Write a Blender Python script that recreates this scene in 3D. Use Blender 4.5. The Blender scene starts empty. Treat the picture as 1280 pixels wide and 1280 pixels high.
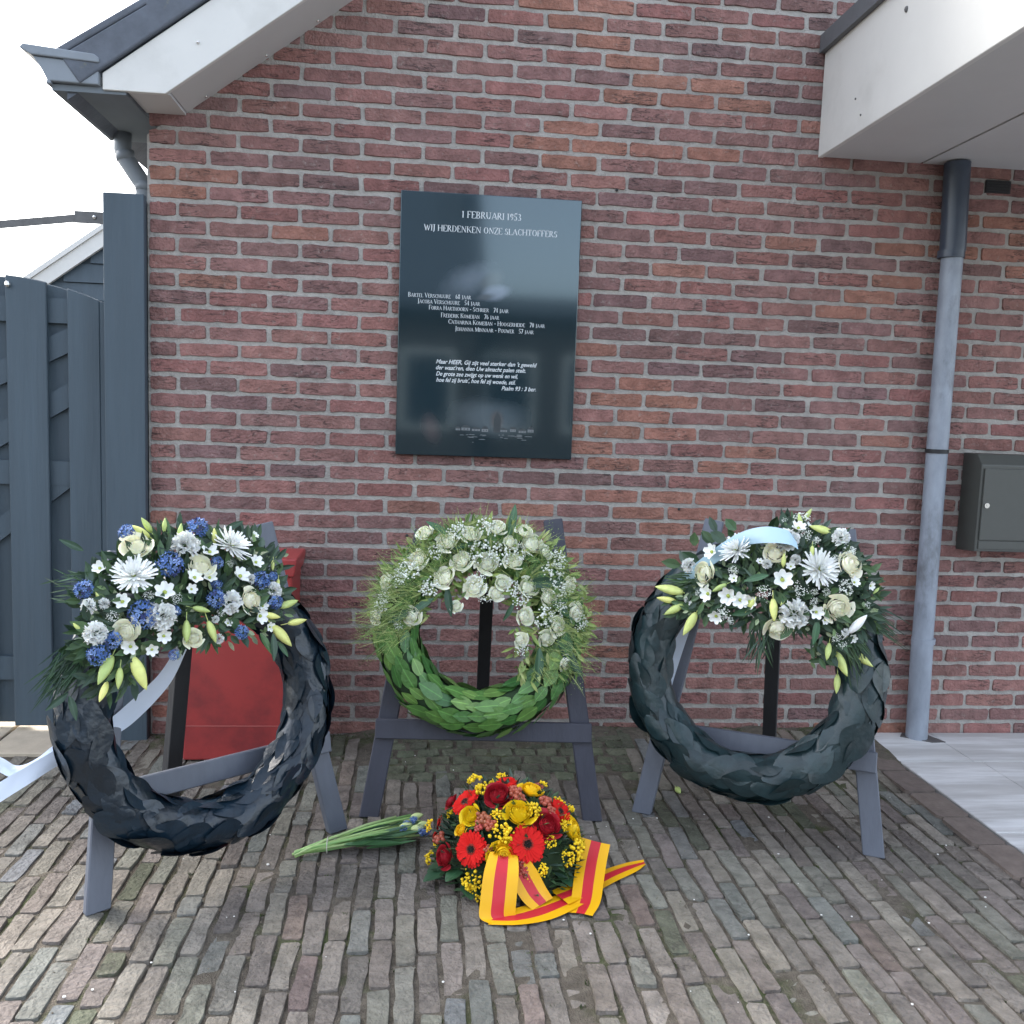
import bpy, math, random
from mathutils import Vector, Matrix, noise
random.seed(7)
R = random.uniform
scene = bpy.context.scene
C = scene.collection

# ---------------------------------------------------------------- camera
cam_d = bpy.data.cameras.new('camera'); cam = bpy.data.objects.new('camera', cam_d); C.objects.link(cam)
FPX = 1154.58
cam_d.sensor_width = 36; cam_d.lens = 36*FPX/1280; cam_d.clip_start = .05; cam_d.clip_end = 600
RIGHT = Vector((0.99468743, -0.09650043, 0.03584102)); UP = Vector((-0.02514625, 0.10984494, 0.99363059)); FWD = Vector((0.09982273, 0.98925313, -0.10683476))
CAMPOS = Vector((0.905375, -3.565412, 1.2868))
m = Matrix((RIGHT, UP, -FWD)).transposed().to_4x4(); m.translation = CAMPOS
cam.matrix_world = m
scene.camera = cam

# ---------------------------------------------------------------- sky, sun, exposure
SUN_EL, SUN_AZ = 42, 318           # azimuth clockwise from +Y (the wall faces -Y)
w = bpy.data.worlds.new('World'); scene.world = w; w.use_nodes = True
nt = w.node_tree; bg = nt.nodes['Background']
sky = nt.nodes.new('ShaderNodeTexSky'); sky.sky_type = 'NISHITA'; sky.sun_disc = False
sky.sun_elevation = math.radians(SUN_EL); sky.sun_rotation = math.radians(SUN_AZ)
sky.air_density = 1.0; sky.dust_density = 3.0; sky.ozone_density = 1.0
hs = nt.nodes.new('ShaderNodeHueSaturation'); hs.inputs['Saturation'].default_value = .5
nt.links.new(sky.outputs[0], hs.inputs['Color']); nt.links.new(hs.outputs[0], bg.inputs['Color'])
bg.inputs['Strength'].default_value = .15
sd = bpy.data.lights.new('sun', 'SUN'); sd.energy = 1.0; sd.angle = math.radians(30); sd.color = (1, .96, .9)
sun = bpy.data.objects.new('sun', sd); C.objects.link(sun)
az, el = math.radians(SUN_AZ), math.radians(SUN_EL)
to_sun = Vector((math.sin(az)*math.cos(el), math.cos(az)*math.cos(el), math.sin(el)))
sun.rotation_euler = to_sun.to_track_quat('Z', 'Y').to_euler(); sun.location = (0, -4, 8)
vs = scene.view_settings
vs.view_transform = 'Standard'; vs.look = 'None'; vs.gamma = 1; vs.use_curve_mapping = False; vs.exposure = 2.3

# ---------------------------------------------------------------- helpers
MATS = {}
def mat(name, col=(.5, .5, .5), rough=.6, attr=False, nscale=0, namt=0, nstretch=(1, 1, 1), bump=0, bscale=60, rnd=0, hue=0, spec=.5, sss=0, metal=0, coord='Position', col2=None, c2scale=4, c2lo=.5, c2hi=.65, coat=0, midrib=0):
    """Principled material; optional colour attribute, world noise, per-object random value, second colour in patches, bump."""
    M = bpy.data.materials.new(name); M.use_nodes = True; MATS[name] = M
    n = M.node_tree.nodes; l = M.node_tree.links; b = n['Principled BSDF']
    b.inputs['Roughness'].default_value = rough; b.inputs['Specular IOR Level'].default_value = spec; b.inputs['Metallic'].default_value = metal
    b.inputs['Coat Weight'].default_value = coat
    if sss:
        b.inputs['Subsurface Weight'].default_value = sss; b.inputs['Subsurface Radius'].default_value = (.01, .008, .005); b.inputs['Subsurface Scale'].default_value = .4
    if attr:
        a = n.new('ShaderNodeAttribute'); a.attribute_name = 'col'; out = a.outputs['Color']
    else:
        a = n.new('ShaderNodeRGB'); a.outputs[0].default_value = (*col, 1); out = a.outputs[0]
    if coord == 'Position': pos = n.new('ShaderNodeNewGeometry').outputs['Position']
    else: pos = n.new('ShaderNodeTexCoord').outputs['Object']
    mp = n.new('ShaderNodeMapping'); mp.inputs['Scale'].default_value = nstretch; l.new(pos, mp.inputs[0]); vec = mp.outputs[0]
    if col2:
        t = n.new('ShaderNodeTexNoise'); t.inputs['Scale'].default_value = c2scale; t.inputs['Detail'].default_value = 8; t.inputs['Roughness'].default_value = .65; l.new(vec, t.inputs['Vector'])
        mr = n.new('ShaderNodeMapRange'); mr.inputs[1].default_value = c2lo; mr.inputs[2].default_value = c2hi; l.new(t.outputs['Fac'], mr.inputs[0])
        mx = n.new('ShaderNodeMix'); mx.data_type = 'RGBA'; l.new(mr.outputs[0], mx.inputs['Factor']); l.new(out, mx.inputs['A']); mx.inputs['B'].default_value = (*col2, 1); out = mx.outputs['Result']
    if namt:
        t = n.new('ShaderNodeTexNoise'); t.inputs['Scale'].default_value = nscale; t.inputs['Detail'].default_value = 6; t.inputs['Roughness'].default_value = .6; l.new(vec, t.inputs['Vector'])
        mr = n.new('ShaderNodeMapRange'); mr.inputs[1].default_value = .25; mr.inputs[2].default_value = .75; mr.inputs[3].default_value = 1-namt; mr.inputs[4].default_value = 1+namt; l.new(t.outputs['Fac'], mr.inputs[0])
        vm = n.new('ShaderNodeVectorMath'); vm.operation = 'SCALE'; l.new(out, vm.inputs[0]); l.new(mr.outputs[0], vm.inputs['Scale']); out = vm.outputs[0]
    if rnd or hue:
        oi = n.new('ShaderNodeObjectInfo'); h = n.new('ShaderNodeHueSaturation'); l.new(out, h.inputs['Color'])
        mr = n.new('ShaderNodeMapRange'); mr.inputs[3].default_value = 1-rnd; mr.inputs[4].default_value = 1+rnd; l.new(oi.outputs['Random'], mr.inputs[0]); l.new(mr.outputs[0], h.inputs['Value'])
        mr = n.new('ShaderNodeMapRange'); mr.inputs[3].default_value = .5+hue; mr.inputs[4].default_value = .5-hue; l.new(oi.outputs['Random'], mr.inputs[0]); l.new(mr.outputs[0], h.inputs['Hue']); out = h.outputs[0]
    if midrib:                                              # paler vein along the middle of a leaf
        tc_ = n.new('ShaderNodeTexCoord'); sx_ = n.new('ShaderNodeSeparateXYZ'); l.new(tc_.outputs['Object'], sx_.inputs[0])
        ab = n.new('ShaderNodeMath'); ab.operation = 'ABSOLUTE'; l.new(sx_.outputs[0], ab.inputs[0])
        mr = n.new('ShaderNodeMapRange'); mr.inputs[1].default_value = .006; mr.inputs[2].default_value = .03; mr.inputs[3].default_value = midrib; mr.inputs[4].default_value = 1; l.new(ab.outputs[0], mr.inputs[0])
        vm = n.new('ShaderNodeVectorMath'); vm.operation = 'SCALE'; l.new(out, vm.inputs[0]); l.new(mr.outputs[0], vm.inputs['Scale']); out = vm.outputs[0]
    l.new(out, b.inputs['Base Color'])
    if bump:
        t = n.new('ShaderNodeTexNoise'); t.inputs['Scale'].default_value = bscale; t.inputs['Detail'].default_value = 5; l.new(vec, t.inputs['Vector'])
        bp = n.new('ShaderNodeBump'); bp.inputs['Strength'].default_value = bump; bp.inputs['Distance'].default_value = .01; l.new(t.outputs['Fac'], bp.inputs['Height']); l.new(bp.outputs[0], b.inputs['Normal'])
    return M

class MB:
    """collects vertices and faces, material indices and vertex colours of one mesh"""
    def __init__(s): s.v = []; s.f = []; s.mi = []; s.c = []
    def add(s, vs_, fs, mi=0, col=None):
        o = len(s.v); s.v += [tuple(v) for v in vs_]; s.f += [tuple(i+o for i in f) for f in fs]; s.mi += [mi]*len(fs)
        s.c += [col or (1, 1, 1)]*len(vs_)
    def box(s, x0, x1, y0, y1, z0, z1, mi=0, col=None, M=None):
        vs_ = [Vector((x, y, z)) for x in (x0, x1) for y in (y0, y1) for z in (z0, z1)]
        if M: vs_ = [M @ v for v in vs_]
        s.add(vs_, [(0, 1, 3, 2), (4, 6, 7, 5), (0, 4, 5, 1), (2, 3, 7, 6), (0, 2, 6, 4), (1, 5, 7, 3)], mi, col)
    def prism(s, poly, h0, h1, fn, mi=0, col=None):
        """polygon (a,b) extruded from h0 to h1; fn(a,b,h) -> point"""
        n = len(poly); vs_ = [fn(a, b, h0) for a, b in poly]+[fn(a, b, h1) for a, b in poly]
        s.add(vs_, [tuple(range(n))[::-1], tuple(range(n, 2*n))]+[(i, (i+1) % n, n+(i+1) % n, n+i) for i in range(n)], mi, col)
    def tube(s, pts, rad, seg=8, mi=0, col=None, cap=True):
        pts = [Vector(p) for p in pts]; vs_ = []; prev = None
        for i, p in enumerate(pts):
            d = (pts[min(i+1, len(pts)-1)]-pts[max(i-1, 0)]).normalized()
            a = (Vector((0, 0, 1)) if abs(d.z) < .9 else Vector((1, 0, 0))) if prev is None else prev
            x = (a-d*a.dot(d)).normalized(); y = d.cross(x); prev = x
            r = rad[i] if isinstance(rad, (list, tuple)) else rad
            vs_ += [p+x*r*math.cos(2*math.pi*k/seg)+y*r*math.sin(2*math.pi*k/seg) for k in range(seg)]
        fs = [(i*seg+k, i*seg+(k+1) % seg, (i+1)*seg+(k+1) % seg, (i+1)*seg+k) for i in range(len(pts)-1) for k in range(seg)]
        if cap: fs += [tuple(range(seg))[::-1], tuple(range((len(pts)-1)*seg, len(pts)*seg))]
        s.add(vs_, fs, mi, col)
    def grid(s, fn, na, nb, mi=0, col=None):
        vs_ = [fn(i/na, j/nb) for i in range(na+1) for j in range(nb+1)]
        s.add(vs_, [(i*(nb+1)+j, (i+1)*(nb+1)+j, (i+1)*(nb+1)+j+1, i*(nb+1)+j+1) for i in range(na) for j in range(nb)], mi, col)
    def ball(s, c, r, mi=0, col=None, seg=6, rings=4, sz=1):
        vs_ = [Vector(c)+Vector((0, 0, r*sz))]
        for i in range(1, rings):
            a = math.pi*i/rings
            vs_ += [Vector(c)+Vector((r*math.sin(a)*math.cos(2*math.pi*k/seg), r*math.sin(a)*math.sin(2*math.pi*k/seg), r*sz*math.cos(a))) for k in range(seg)]
        vs_.append(Vector(c)-Vector((0, 0, r*sz))); e = len(vs_)-1
        fs = [(0, 1+k, 1+(k+1) % seg) for k in range(seg)]
        for i in range(rings-2): fs += [(1+i*seg+k, 1+(i+1)*seg+k, 1+(i+1)*seg+(k+1) % seg, 1+i*seg+(k+1) % seg) for k in range(seg)]
        b0 = 1+(rings-2)*seg
        fs += [(e, b0+(k+1) % seg, b0+k) for k in range(seg)]
        s.add(vs_, fs, mi, col)
    def mesh(s, name, mats, smooth=False):
        me = bpy.data.meshes.new(name); me.from_pydata([tuple(v) for v in s.v], [], s.f)
        for k in (mats if isinstance(mats, (list, tuple)) else [mats]): me.materials.append(k)
        me.polygons.foreach_set('material_index', s.mi)
        if smooth: me.polygons.foreach_set('use_smooth', [True]*len(s.f))
        ca = me.color_attributes.new('col', 'FLOAT_COLOR', 'POINT')
        ca.data.foreach_set('color', [x for c in s.c for x in (*c, 1)])
        me.update(); return me
    def build(s, name, mats, parent=None, smooth=False, kind=None):
        return link(name, s.mesh(name, mats, smooth), parent, kind)

def link(name, me, parent=None, kind=None, mtx=None):
    o = bpy.data.objects.new(name, me); C.objects.link(o)
    if parent: o.parent = parent
    if mtx is not None: o.matrix_local = mtx
    if kind: o['kind'] = kind
    return o
def bevel(o, wd=.003, seg=2):
    b = o.modifiers.new('bevel', 'BEVEL'); b.width = wd; b.segments = seg; b.limit_method = 'ANGLE'; return o
def tag(o, label, cat, group=None):
    o['label'] = label; o['category'] = cat
    if group: o['group'] = group
    return o
def empty(name, loc=(0, 0, 0), mtx=None):
    o = bpy.data.objects.new(name, None); o.empty_display_size = .1; C.objects.link(o)
    if mtx is not None: o.matrix_world = mtx
    else: o.location = loc
    return o
def project(p):
    d = Vector(p)-CAMPOS; z = d.dot(FWD)
    if z < .1: return None
    return (640+FPX*d.dot(RIGHT)/z, 640-FPX*d.dot(UP)/z, z)
def smooth(t): t = max(0, min(1, t)); return t*t*(3-2*t)
def jit(c, a): k = 1+R(-a, a); return tuple(max(0, x*k*(1+R(-a, a)*.18)) for x in c)

# ---------------------------------------------------------------- materials
def brick_material(name, crease, patch):
    M = mat(name, attr=True, rough=.88, nscale=17, namt=.38, bump=1.0, bscale=85, spec=.25)
    n = M.node_tree.nodes; l = M.node_tree.links; b = n['Principled BSDF']
    src = b.inputs['Base Color'].links[0].from_socket
    pos = n.new('ShaderNodeNewGeometry').outputs['Position']
    mp = n.new('ShaderNodeMapping'); mp.inputs['Scale'].default_value = (9, 9, 52); l.new(pos, mp.inputs[0])
    t = n.new('ShaderNodeTexNoise'); t.inputs['Scale'].default_value = 1.4; t.inputs['Detail'].default_value = 5; t.inputs['Distortion'].default_value = .6; l.new(mp.outputs[0], t.inputs['Vector'])
    # a thin band around one noise level draws crooked drag folds along the brick
    s1 = n.new('ShaderNodeMath'); s1.operation = 'SUBTRACT'; l.new(t.outputs['Fac'], s1.inputs[0]); s1.inputs[1].default_value = .55
    s2 = n.new('ShaderNodeMath'); s2.operation = 'ABSOLUTE'; l.new(s1.outputs[0], s2.inputs[0])
    mr = n.new('ShaderNodeMapRange'); mr.inputs[1].default_value = .0; mr.inputs[2].default_value = .038; mr.inputs[3].default_value = 1; mr.inputs[4].default_value = 0; l.new(s2.outputs[0], mr.inputs[0])
    t2 = n.new('ShaderNodeTexNoise'); t2.inputs['Scale'].default_value = 5; t2.inputs['Detail'].default_value = 2; l.new(pos, t2.inputs['Vector'])
    mr2 = n.new('ShaderNodeMapRange'); mr2.inputs[1].default_value = .46; mr2.inputs[2].default_value = .58; mr2.inputs[4].default_value = crease; l.new(t2.outputs['Fac'], mr2.inputs[0])
    mu = n.new('ShaderNodeMath'); mu.operation = 'MULTIPLY'; l.new(mr.outputs[0], mu.inputs[0]); l.new(mr2.outputs[0], mu.inputs[1])
    mx = n.new('ShaderNodeMix'); mx.data_type = 'RGBA'; l.new(mu.outputs[0], mx.inputs['Factor']); l.new(src, mx.inputs['A']); mx.inputs['B'].default_value = (.035, .028, .028, 1)
    # pale lime and mortar smears
    t3 = n.new('ShaderNodeTexNoise'); t3.inputs['Scale'].default_value = 38; t3.inputs['Detail'].default_value = 7; t3.inputs['Roughness'].default_value = .7; l.new(pos, t3.inputs['Vector'])
    mr3 = n.new('ShaderNodeMapRange'); mr3.inputs[1].default_value = .57; mr3.inputs[2].default_value = .72; mr3.inputs[4].default_value = patch; l.new(t3.outputs['Fac'], mr3.inputs[0])
    mx2 = n.new('ShaderNodeMix'); mx2.data_type = 'RGBA'; l.new(mr3.outputs[0], mx2.inputs['Factor']); l.new(mx.outputs['Result'], mx2.inputs['A']); mx2.inputs['B'].default_value = (.36, .32, .29, 1)
    l.new(mx2.outputs['Result'], b.inputs['Base Color'])
    return M
M_brick = brick_material('brick_clay', .9, .55)
M_mortar = mat('mortar', (.36, .345, .32), .92, nscale=22, namt=.22, bump=.7, bscale=120, spec=.2, col2=(.275, .265, .25), c2scale=2.2, c2lo=.48, c2hi=.7)
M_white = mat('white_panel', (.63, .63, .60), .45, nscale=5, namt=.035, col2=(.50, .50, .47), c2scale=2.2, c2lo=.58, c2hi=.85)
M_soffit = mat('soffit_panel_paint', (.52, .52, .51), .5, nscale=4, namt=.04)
M_trim = mat('grey_trim', (.11, .12, .13), .5, nscale=30, namt=.1)
M_tile = mat('roof_tile_grey', (.085, .10, .125), .6, nscale=14, namt=.25, bump=.2, bscale=90, col2=(.16, .17, .12), c2scale=12, c2lo=.62, c2hi=.72)
M_gutter = mat('gutter_grey', (.20, .23, .26), .5, nscale=9, namt=.1)
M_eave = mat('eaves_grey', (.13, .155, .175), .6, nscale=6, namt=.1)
M_zinc = mat('grey_pvc_pipe', (.25, .285, .335), .45, nscale=22, namt=.2, nstretch=(1, 1, .4), col2=(.15, .165, .185), c2scale=8, c2lo=.56, c2hi=.68)
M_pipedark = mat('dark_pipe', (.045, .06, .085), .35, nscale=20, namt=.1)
M_black = mat('black_rubber', (.015, .016, .018), .6)
M_gate = mat('slate_stained_wood', (.052, .078, .10), .6, nscale=14, namt=.16, nstretch=(1, 1, .08), bump=.2, bscale=60)
M_steel = mat('dull_steel', (.12, .12, .12), .5, metal=.3, nscale=30, namt=.2)
M_mail = mat('dark_grey_enamel', (.058, .062, .056), .42, nscale=40, namt=.05)
M_chrome = mat('lock_metal', (.7, .7, .68), .25, metal=1)
M_easel = mat('blue_grey_painted_wood', (.108, .122, .152), .5, nscale=10, namt=.22, nstretch=(1, 1, .25), bump=.15, bscale=80, coord='Object', col2=(.07, .075, .085), c2scale=9, c2lo=.66, c2hi=.75)
M_easel2 = mat('charcoal_painted_wood', (.045, .048, .066), .65, nscale=12, namt=.2, nstretch=(1, 1, .25), bump=.2, bscale=80, coord='Object')
M_dark = mat('near_black_wood', (.018, .019, .022), .65, nscale=18, namt=.2, nstretch=(1, 1, .25), bump=.25, bscale=60)
M_red = mat('red_enamel', (.36, .046, .044), .38, nscale=7, namt=.07, col2=(.23, .035, .037), c2scale=4)
M_redline = mat('pale_red_seam', (.42, .12, .11), .5)
M_paver = brick_material('paver_clay', .35, .35)
M_soil = mat('joint_soil', (.128, .112, .090), .95, nscale=40, namt=.35, bump=.9, bscale=220, spec=.15, col2=(.060, .078, .030), c2scale=4.5, c2lo=.52, c2hi=.66)
M_ground = mat('far_ground', (.07, .065, .06), .95, nscale=6, namt=.3)
M_kerb = mat('kerb_clay', attr=True, rough=.85, nscale=25, namt=.2, bump=.35, bscale=90, spec=.25)
M_terr = mat('terrace_tile', (.47, .47, .46), .55, nscale=26, namt=.16, nstretch=(.12, 1, 1), col2=(.66, .67, .67), c2scale=12, c2lo=.42, c2hi=.62, bump=.12, bscale=60)
M_sand = mat('sandstone_slab', (.48, .41, .31), .8, nscale=20, namt=.12, bump=.2)
M_stone = mat('white_crumb', (.72, .71, .67), .8)
# flowers and leaves
M_leafblack = mat('black_dyed_leaf', (.007, .017, .028), .30, rnd=.3, bump=.3, bscale=40, spec=.5, nscale=30, namt=.35)
M_leafteal = mat('dark_bottle_green_leaf', (.013, .030, .034), .34, rnd=.25, bump=.25, bscale=36, spec=.5, nscale=26, namt=.3)
M_leafgreen = mat('laurel_leaf', (.075, .180, .042), .38, rnd=.4, hue=.03, bump=.3, bscale=60, nscale=40, namt=.2, midrib=1.7)
M_core = mat('wreath_core', (.012, .014, .014), .9)
M_coreg = mat('green_wreath_core', (.02, .045, .016), .9)
M_fol = mat('foliage', attr=True, rough=.55, nscale=60, namt=.2)
M_bigleaf = mat('big_leaf', (.03, .085, .04), .4, rnd=.35, hue=.015, nscale=50, namt=.2, midrib=1.6)
M_cream = mat('cream_petal', (.93, .92, .74), .6, rnd=.05, hue=.012, sss=.4)
M_greenrose = mat('greenish_white_petal', (.90, .92, .76), .6, rnd=.06, hue=.012, sss=.4)
M_whitep = mat('white_petal', (.84, .86, .83), .6, rnd=.05, sss=.2)
M_eye = mat('flower_eye', (.35, .42, .08), .7)
M_blue = mat('blue_petal', attr=True, rough=.6)
M_bud = mat('lily_bud', (.58, .66, .22), .5, rnd=.25, hue=.03, nscale=40, namt=.15, sss=.1)
M_gyp = mat('gypsophila_white', (.80, .84, .78), .7)
M_gred = mat('gerbera_red', (.60, .010, .008), .7, rnd=.12, spec=.2)
M_gdark = mat('gerbera_eye', (.02, .008, .008), .8)
M_geye = mat('gerbera_ring', (.30, .05, .03), .8, bump=.5, bscale=500)
M_rred = mat('rose_red', (.34, .008, .018), .6, rnd=.2)
M_yel = mat('rose_yellow', (.88, .60, .010), .55, rnd=.08, hue=.012, sss=.15)
M_sol = mat('solidago_yellow', (.86, .60, .012), .7, rnd=.12)
M_hyp = mat('hypericum_berry', (.36, .085, .045), .35, rnd=.25, hue=.02)
M_stem = mat('tulip_green', attr=True, rough=.45, nscale=70, namt=.12)
M_tulip = mat('tulip_bud', (.50, .60, .26), .5, rnd=.15)
M_ribw = mat('white_satin', (.66, .74, .86), .35, spec=.6)
M_ribb = mat('pale_blue_satin', (.42, .60, .70), .35, spec=.6)
M_riby = mat('yellow_satin', (.80, .42, .006), .4, spec=.4)
M_ribr = mat('red_satin', (.55, .022, .035), .4, spec=.4)

# ================================================================ ground
def gz(x, y):                       # the paving rises a little towards the wall
    return .035*smooth((y+.55)/.5)*smooth((x-.45)/.6)
def piece(mb, cx, cy, L, W, ang, top, bot, fn, jt, ins, col, nl=4, ns=1, mi=0):
    """one irregular brick face: L along a, W along b; fn(a,b,h) -> point; 12 to 40 triangles"""
    hl, hw = L/2, W/2; r = min(hl, hw)*.22; P = []
    for i in range(nl+1): P.append((-hl+r+(L-2*r)*i/nl, -hw+R(-jt, jt)))
    for i in range(ns+1): P.append((hl+R(-jt, jt), -hw+r+(W-2*r)*i/ns))
    for i in range(nl+1): P.append((hl-r-(L-2*r)*i/nl, hw+R(-jt, jt)))
    for i in range(ns+1): P.append((-hl+R(-jt, jt), hw-r-(W-2*r)*i/ns))
    ca, sa = math.cos(ang), math.sin(ang); n = len(P); vs_ = []
    ta, tb = R(-1, 1)*.004/max(L, .05), R(-1, 1)*.002/max(W, .03)
    for k, h in ((1, bot), (0, top)):
        for a, b in P:
            if k == 0:
                a *= (hl-ins)/hl; b *= (hw-ins)/hw
            hh = h if k else h+a*ta+b*tb
            vs_.append(fn(cx+a*ca-b*sa, cy+a*sa+b*ca, hh))
    mb.add(vs_, [(i, (i+1) % n, n+(i+1) % n, n+i) for i in range(n)]+[tuple(range(n, 2*n))], mi, col)

g = MB(); g.grid(lambda a, b: (-60+a*120, -70+b*130, -.06), 4, 4)
ground = g.build('ground', M_ground, kind='structure')

PAV = [((.168, .149, .128), 5), ((.145, .127, .112), 5), ((.192, .174, .146), 3), ((.145, .147, .132), 1.6), ((.138, .142, .142), .4), ((.166, .130, .112), .6), ((.158, .154, .128), 2)]
def pick(pal, a=.12):
    t = R(0, sum(w_ for _, w_ in pal))
    for c, w_ in pal:
        t -= w_
        if t <= 0: return jit(c, a)
    return jit(pal[0][0], a)
pavement = MB()
NX, NY = 190, 120
def soil(a, b):
    x = -1.6+a*4.36; y = -2.9+b*2.92
    z = -.0045+.006*noise.noise((x*7, y*7, 0))+.004*noise.noise((x*40, y*40, 3))
    if y > -.16: z += .012*smooth((y+.16)/.12)*(.6+noise.noise((x*9, y*9, 5)))
    return (x, y, gz(x, y)+z)
pavement.grid(soil, NX, NY)
pavement = pavement.build('pavement', M_soil, smooth=True, kind='structure')
plan = []
COB = (.72, 1.72, -.47, -.02)
PX = .0555; x = -1.35; k = 0
while x < 2.60:
    y = -2.75+R(0, .05)+(.105 if k % 2 else 0)
    while y < -.02:
        L = .207*R(.9, 1.08)
        if R(0, 1) < .10: L *= R(.42, .6)
        if y+L > -.015: L = -.015-y
        cx, cy = x+PX/2+R(-.002, .002), y+L/2
        inslab = cx < -.42 and cy > -.24
        incob = COB[0]+.06*noise.noise((cy*6, 1, 0)) < cx < COB[1] and cy > COB[2]+.05*noise.noise((cx*5, 0, 0))
        if L > .05 and not inslab and not incob: plan.append((cx, cy, L-R(.004, .010), PX-R(.003, .008), math.pi/2+R(-.035, .035), 0))
        y += L
    x += PX; k += 1
y = COB[3]; k = 0
while y > COB[2]+.02:
    x = COB[0]+.03+R(0, .06)
    while x < COB[1]:
        L = R(.068, .104)
        if x+L > COB[1]+.02: break
        plan.append((x+L/2, y-.031, L-R(.007, .013), .062-R(.006, .011), R(-.05, .05), 1)); x += L
    y -= .0625; k += 1
def area(cx, cy, L, W):
    p = project((cx, cy, 0))
    if not p or not (-15 < p[0] < 1295 and -10 < p[1] < 1295): return 0
    return L*W*abs((CAMPOS.z))/p[2]**3
plan.sort(key=lambda t: -area(*t[:4]))
rest = MB()
for i, (cx, cy, L, W, ang, kind) in enumerate(plan):
    col = tuple(c*1.12 for c in pick(PAV))
    if kind: col = jit((.115, .125, .085), .15)
    elif cy > -.55: col = tuple(c*.85+d*.15 for c, d in zip(col, (.09, .11, .06)))
    if R(0, 1) < .08: col = jit((.10, .105, .075), .15)
    top = R(-.0015, .0035)
    if R(0, 1) < .05: top -= .006
    mb = rest if i >= 300 or area(cx, cy, L, W) == 0 else MB()
    piece(mb, cx, cy, L, W, ang, top, -.02, lambda a, b, h: (a, b, gz(a, b)+h), .0036, .0032, col)
    if mb is not rest: mb.build('paving_brick' if not kind else 'cobble', M_paver, pavement)
rest.build('paving_bricks_beyond', M_paver, pavement, kind='stuff')

# kerb of bricks on end beside the terrace
kerb = MB(); kerb.box(2.628, 2.752, -3.0, -.01, -.05, .002, col=(.09, .08, .07)); kerb = kerb.build('kerb', M_kerb, kind='structure')
y = -.012
while y > -3.0:
    L = .200*R(.97, 1.02); mb = MB()
    piece(mb, 2.691, y-L/2, L-.004, .116, math.pi/2, R(.013, .016), -.02, lambda a, b, h: (a, b, h), .0008, .003, jit((.155, .125, .110), .10))
    mb.build('kerb_brick', M_kerb, kerb); y -= L
# terrace of large pale tiles
ter = MB(); ter.box(2.756, 6.5, -4.5, -.002, -.08, .012); terrace = ter.build('terrace', mat('tile_grout', (.33, .33, .32), .9), kind='structure')
rows = [(-.004, -.32, 2.757+.30), (-.324, -.92, 2.757), (-.924, -1.52, 2.757+.30), (-1.524, -2.12, 2.757), (-2.124, -2.72, 2.757+.3), (-2.724, -3.4, 2.757)]
for y1, y0, xs in rows:
    xx = [2.757]+([xs] if xs > 2.76 else [])
    q = xs+.33 if xs < 2.76 else xs+.6
    while q < 6.5: xx.append(q); q += .6
    xx.append(6.5)
    for a, b in zip(xx, xx[1:]):
        t = MB(); t.box(a, b-.0035, y0, y1, -.01, .0155+R(0, .001)); bevel(t.build('tile', M_terr, terrace), .0015, 1)
# sandstone slabs before the gate
slabs = MB(); slabs.box(-2.2, -.40, -.225, .6, -.05, -.002); slabs = slabs.build('gate_threshold', M_soil, kind='structure')
for a, b in ((-2.2, -1.42), (-1.41, -.63), (-.618, -.405)):
    t = MB(); t.box(a, b, -.218, .55, -.03, .012); bevel(t.build('slab', M_sand, slabs), .003, 1)
# white crumbs and petals scattered over the paving: too many and too small to count
cr = MB()
for i in range(75):
    x, y = R(-.4, 2.6), R(-1.8, -.2); r = R(.0012, .0038)*(1.7 if R(0, 1) < .08 else 1)
    cr.ball((x, y, gz(x, y)+.004), r, seg=5, rings=3, sz=.5)
cr.build('white_crumbs', M_stone, kind='stuff')['label'] = 'white crumbs and petal flakes scattered over the paving bricks'
gr = MB()
for i in range(1500):
    x, y = R(-.5, 2.6), R(-1.8, -.02); s = R(.0012, .003)
    gr.ball((x, y, gz(x, y)-.001), s, col=jit((.17, .155, .12), .3), seg=4, rings=2)
gr.build('grit', M_kerb, kind='stuff')['label'] = 'fine grit lying in the joints of the paving bricks'
# moss tufts in the joints and along the foot of the wall
ms = MB()
def tuft(x, y, n, h):
    c0 = jit((.055, .075, .022), .3)
    for i in range(n):
        a = R(0, 6.28); d = R(0, .012); bx, by = x+math.cos(a)*d, y+math.sin(a)*d; l_ = h*R(.4, 1); ox, oy = R(-.6, .6)*l_, R(-.6, .6)*l_; z = gz(bx, by)-.004; wv = .0016
        ms.add([(bx-wv, by, z), (bx+wv, by, z), (bx+ox, by+oy, z+l_)], [(0, 1, 2)], col=jit(c0, .2))
for i in range(520):
    x, y = R(-.5, 2.62), R(-1.85, -.01)
    if noise.noise((x*2.3, y*2.3, 9)) > .08: tuft(x, y, 10, R(.004, .011))
for i in range(420): tuft(R(-.1, 2.7), -abs(random.gauss(0, .03))-.004, 9, R(.006, .018))
ms.build('moss', M_fol, kind='stuff')['label'] = 'moss and weed tufts along the joints and wall foot'

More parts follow.
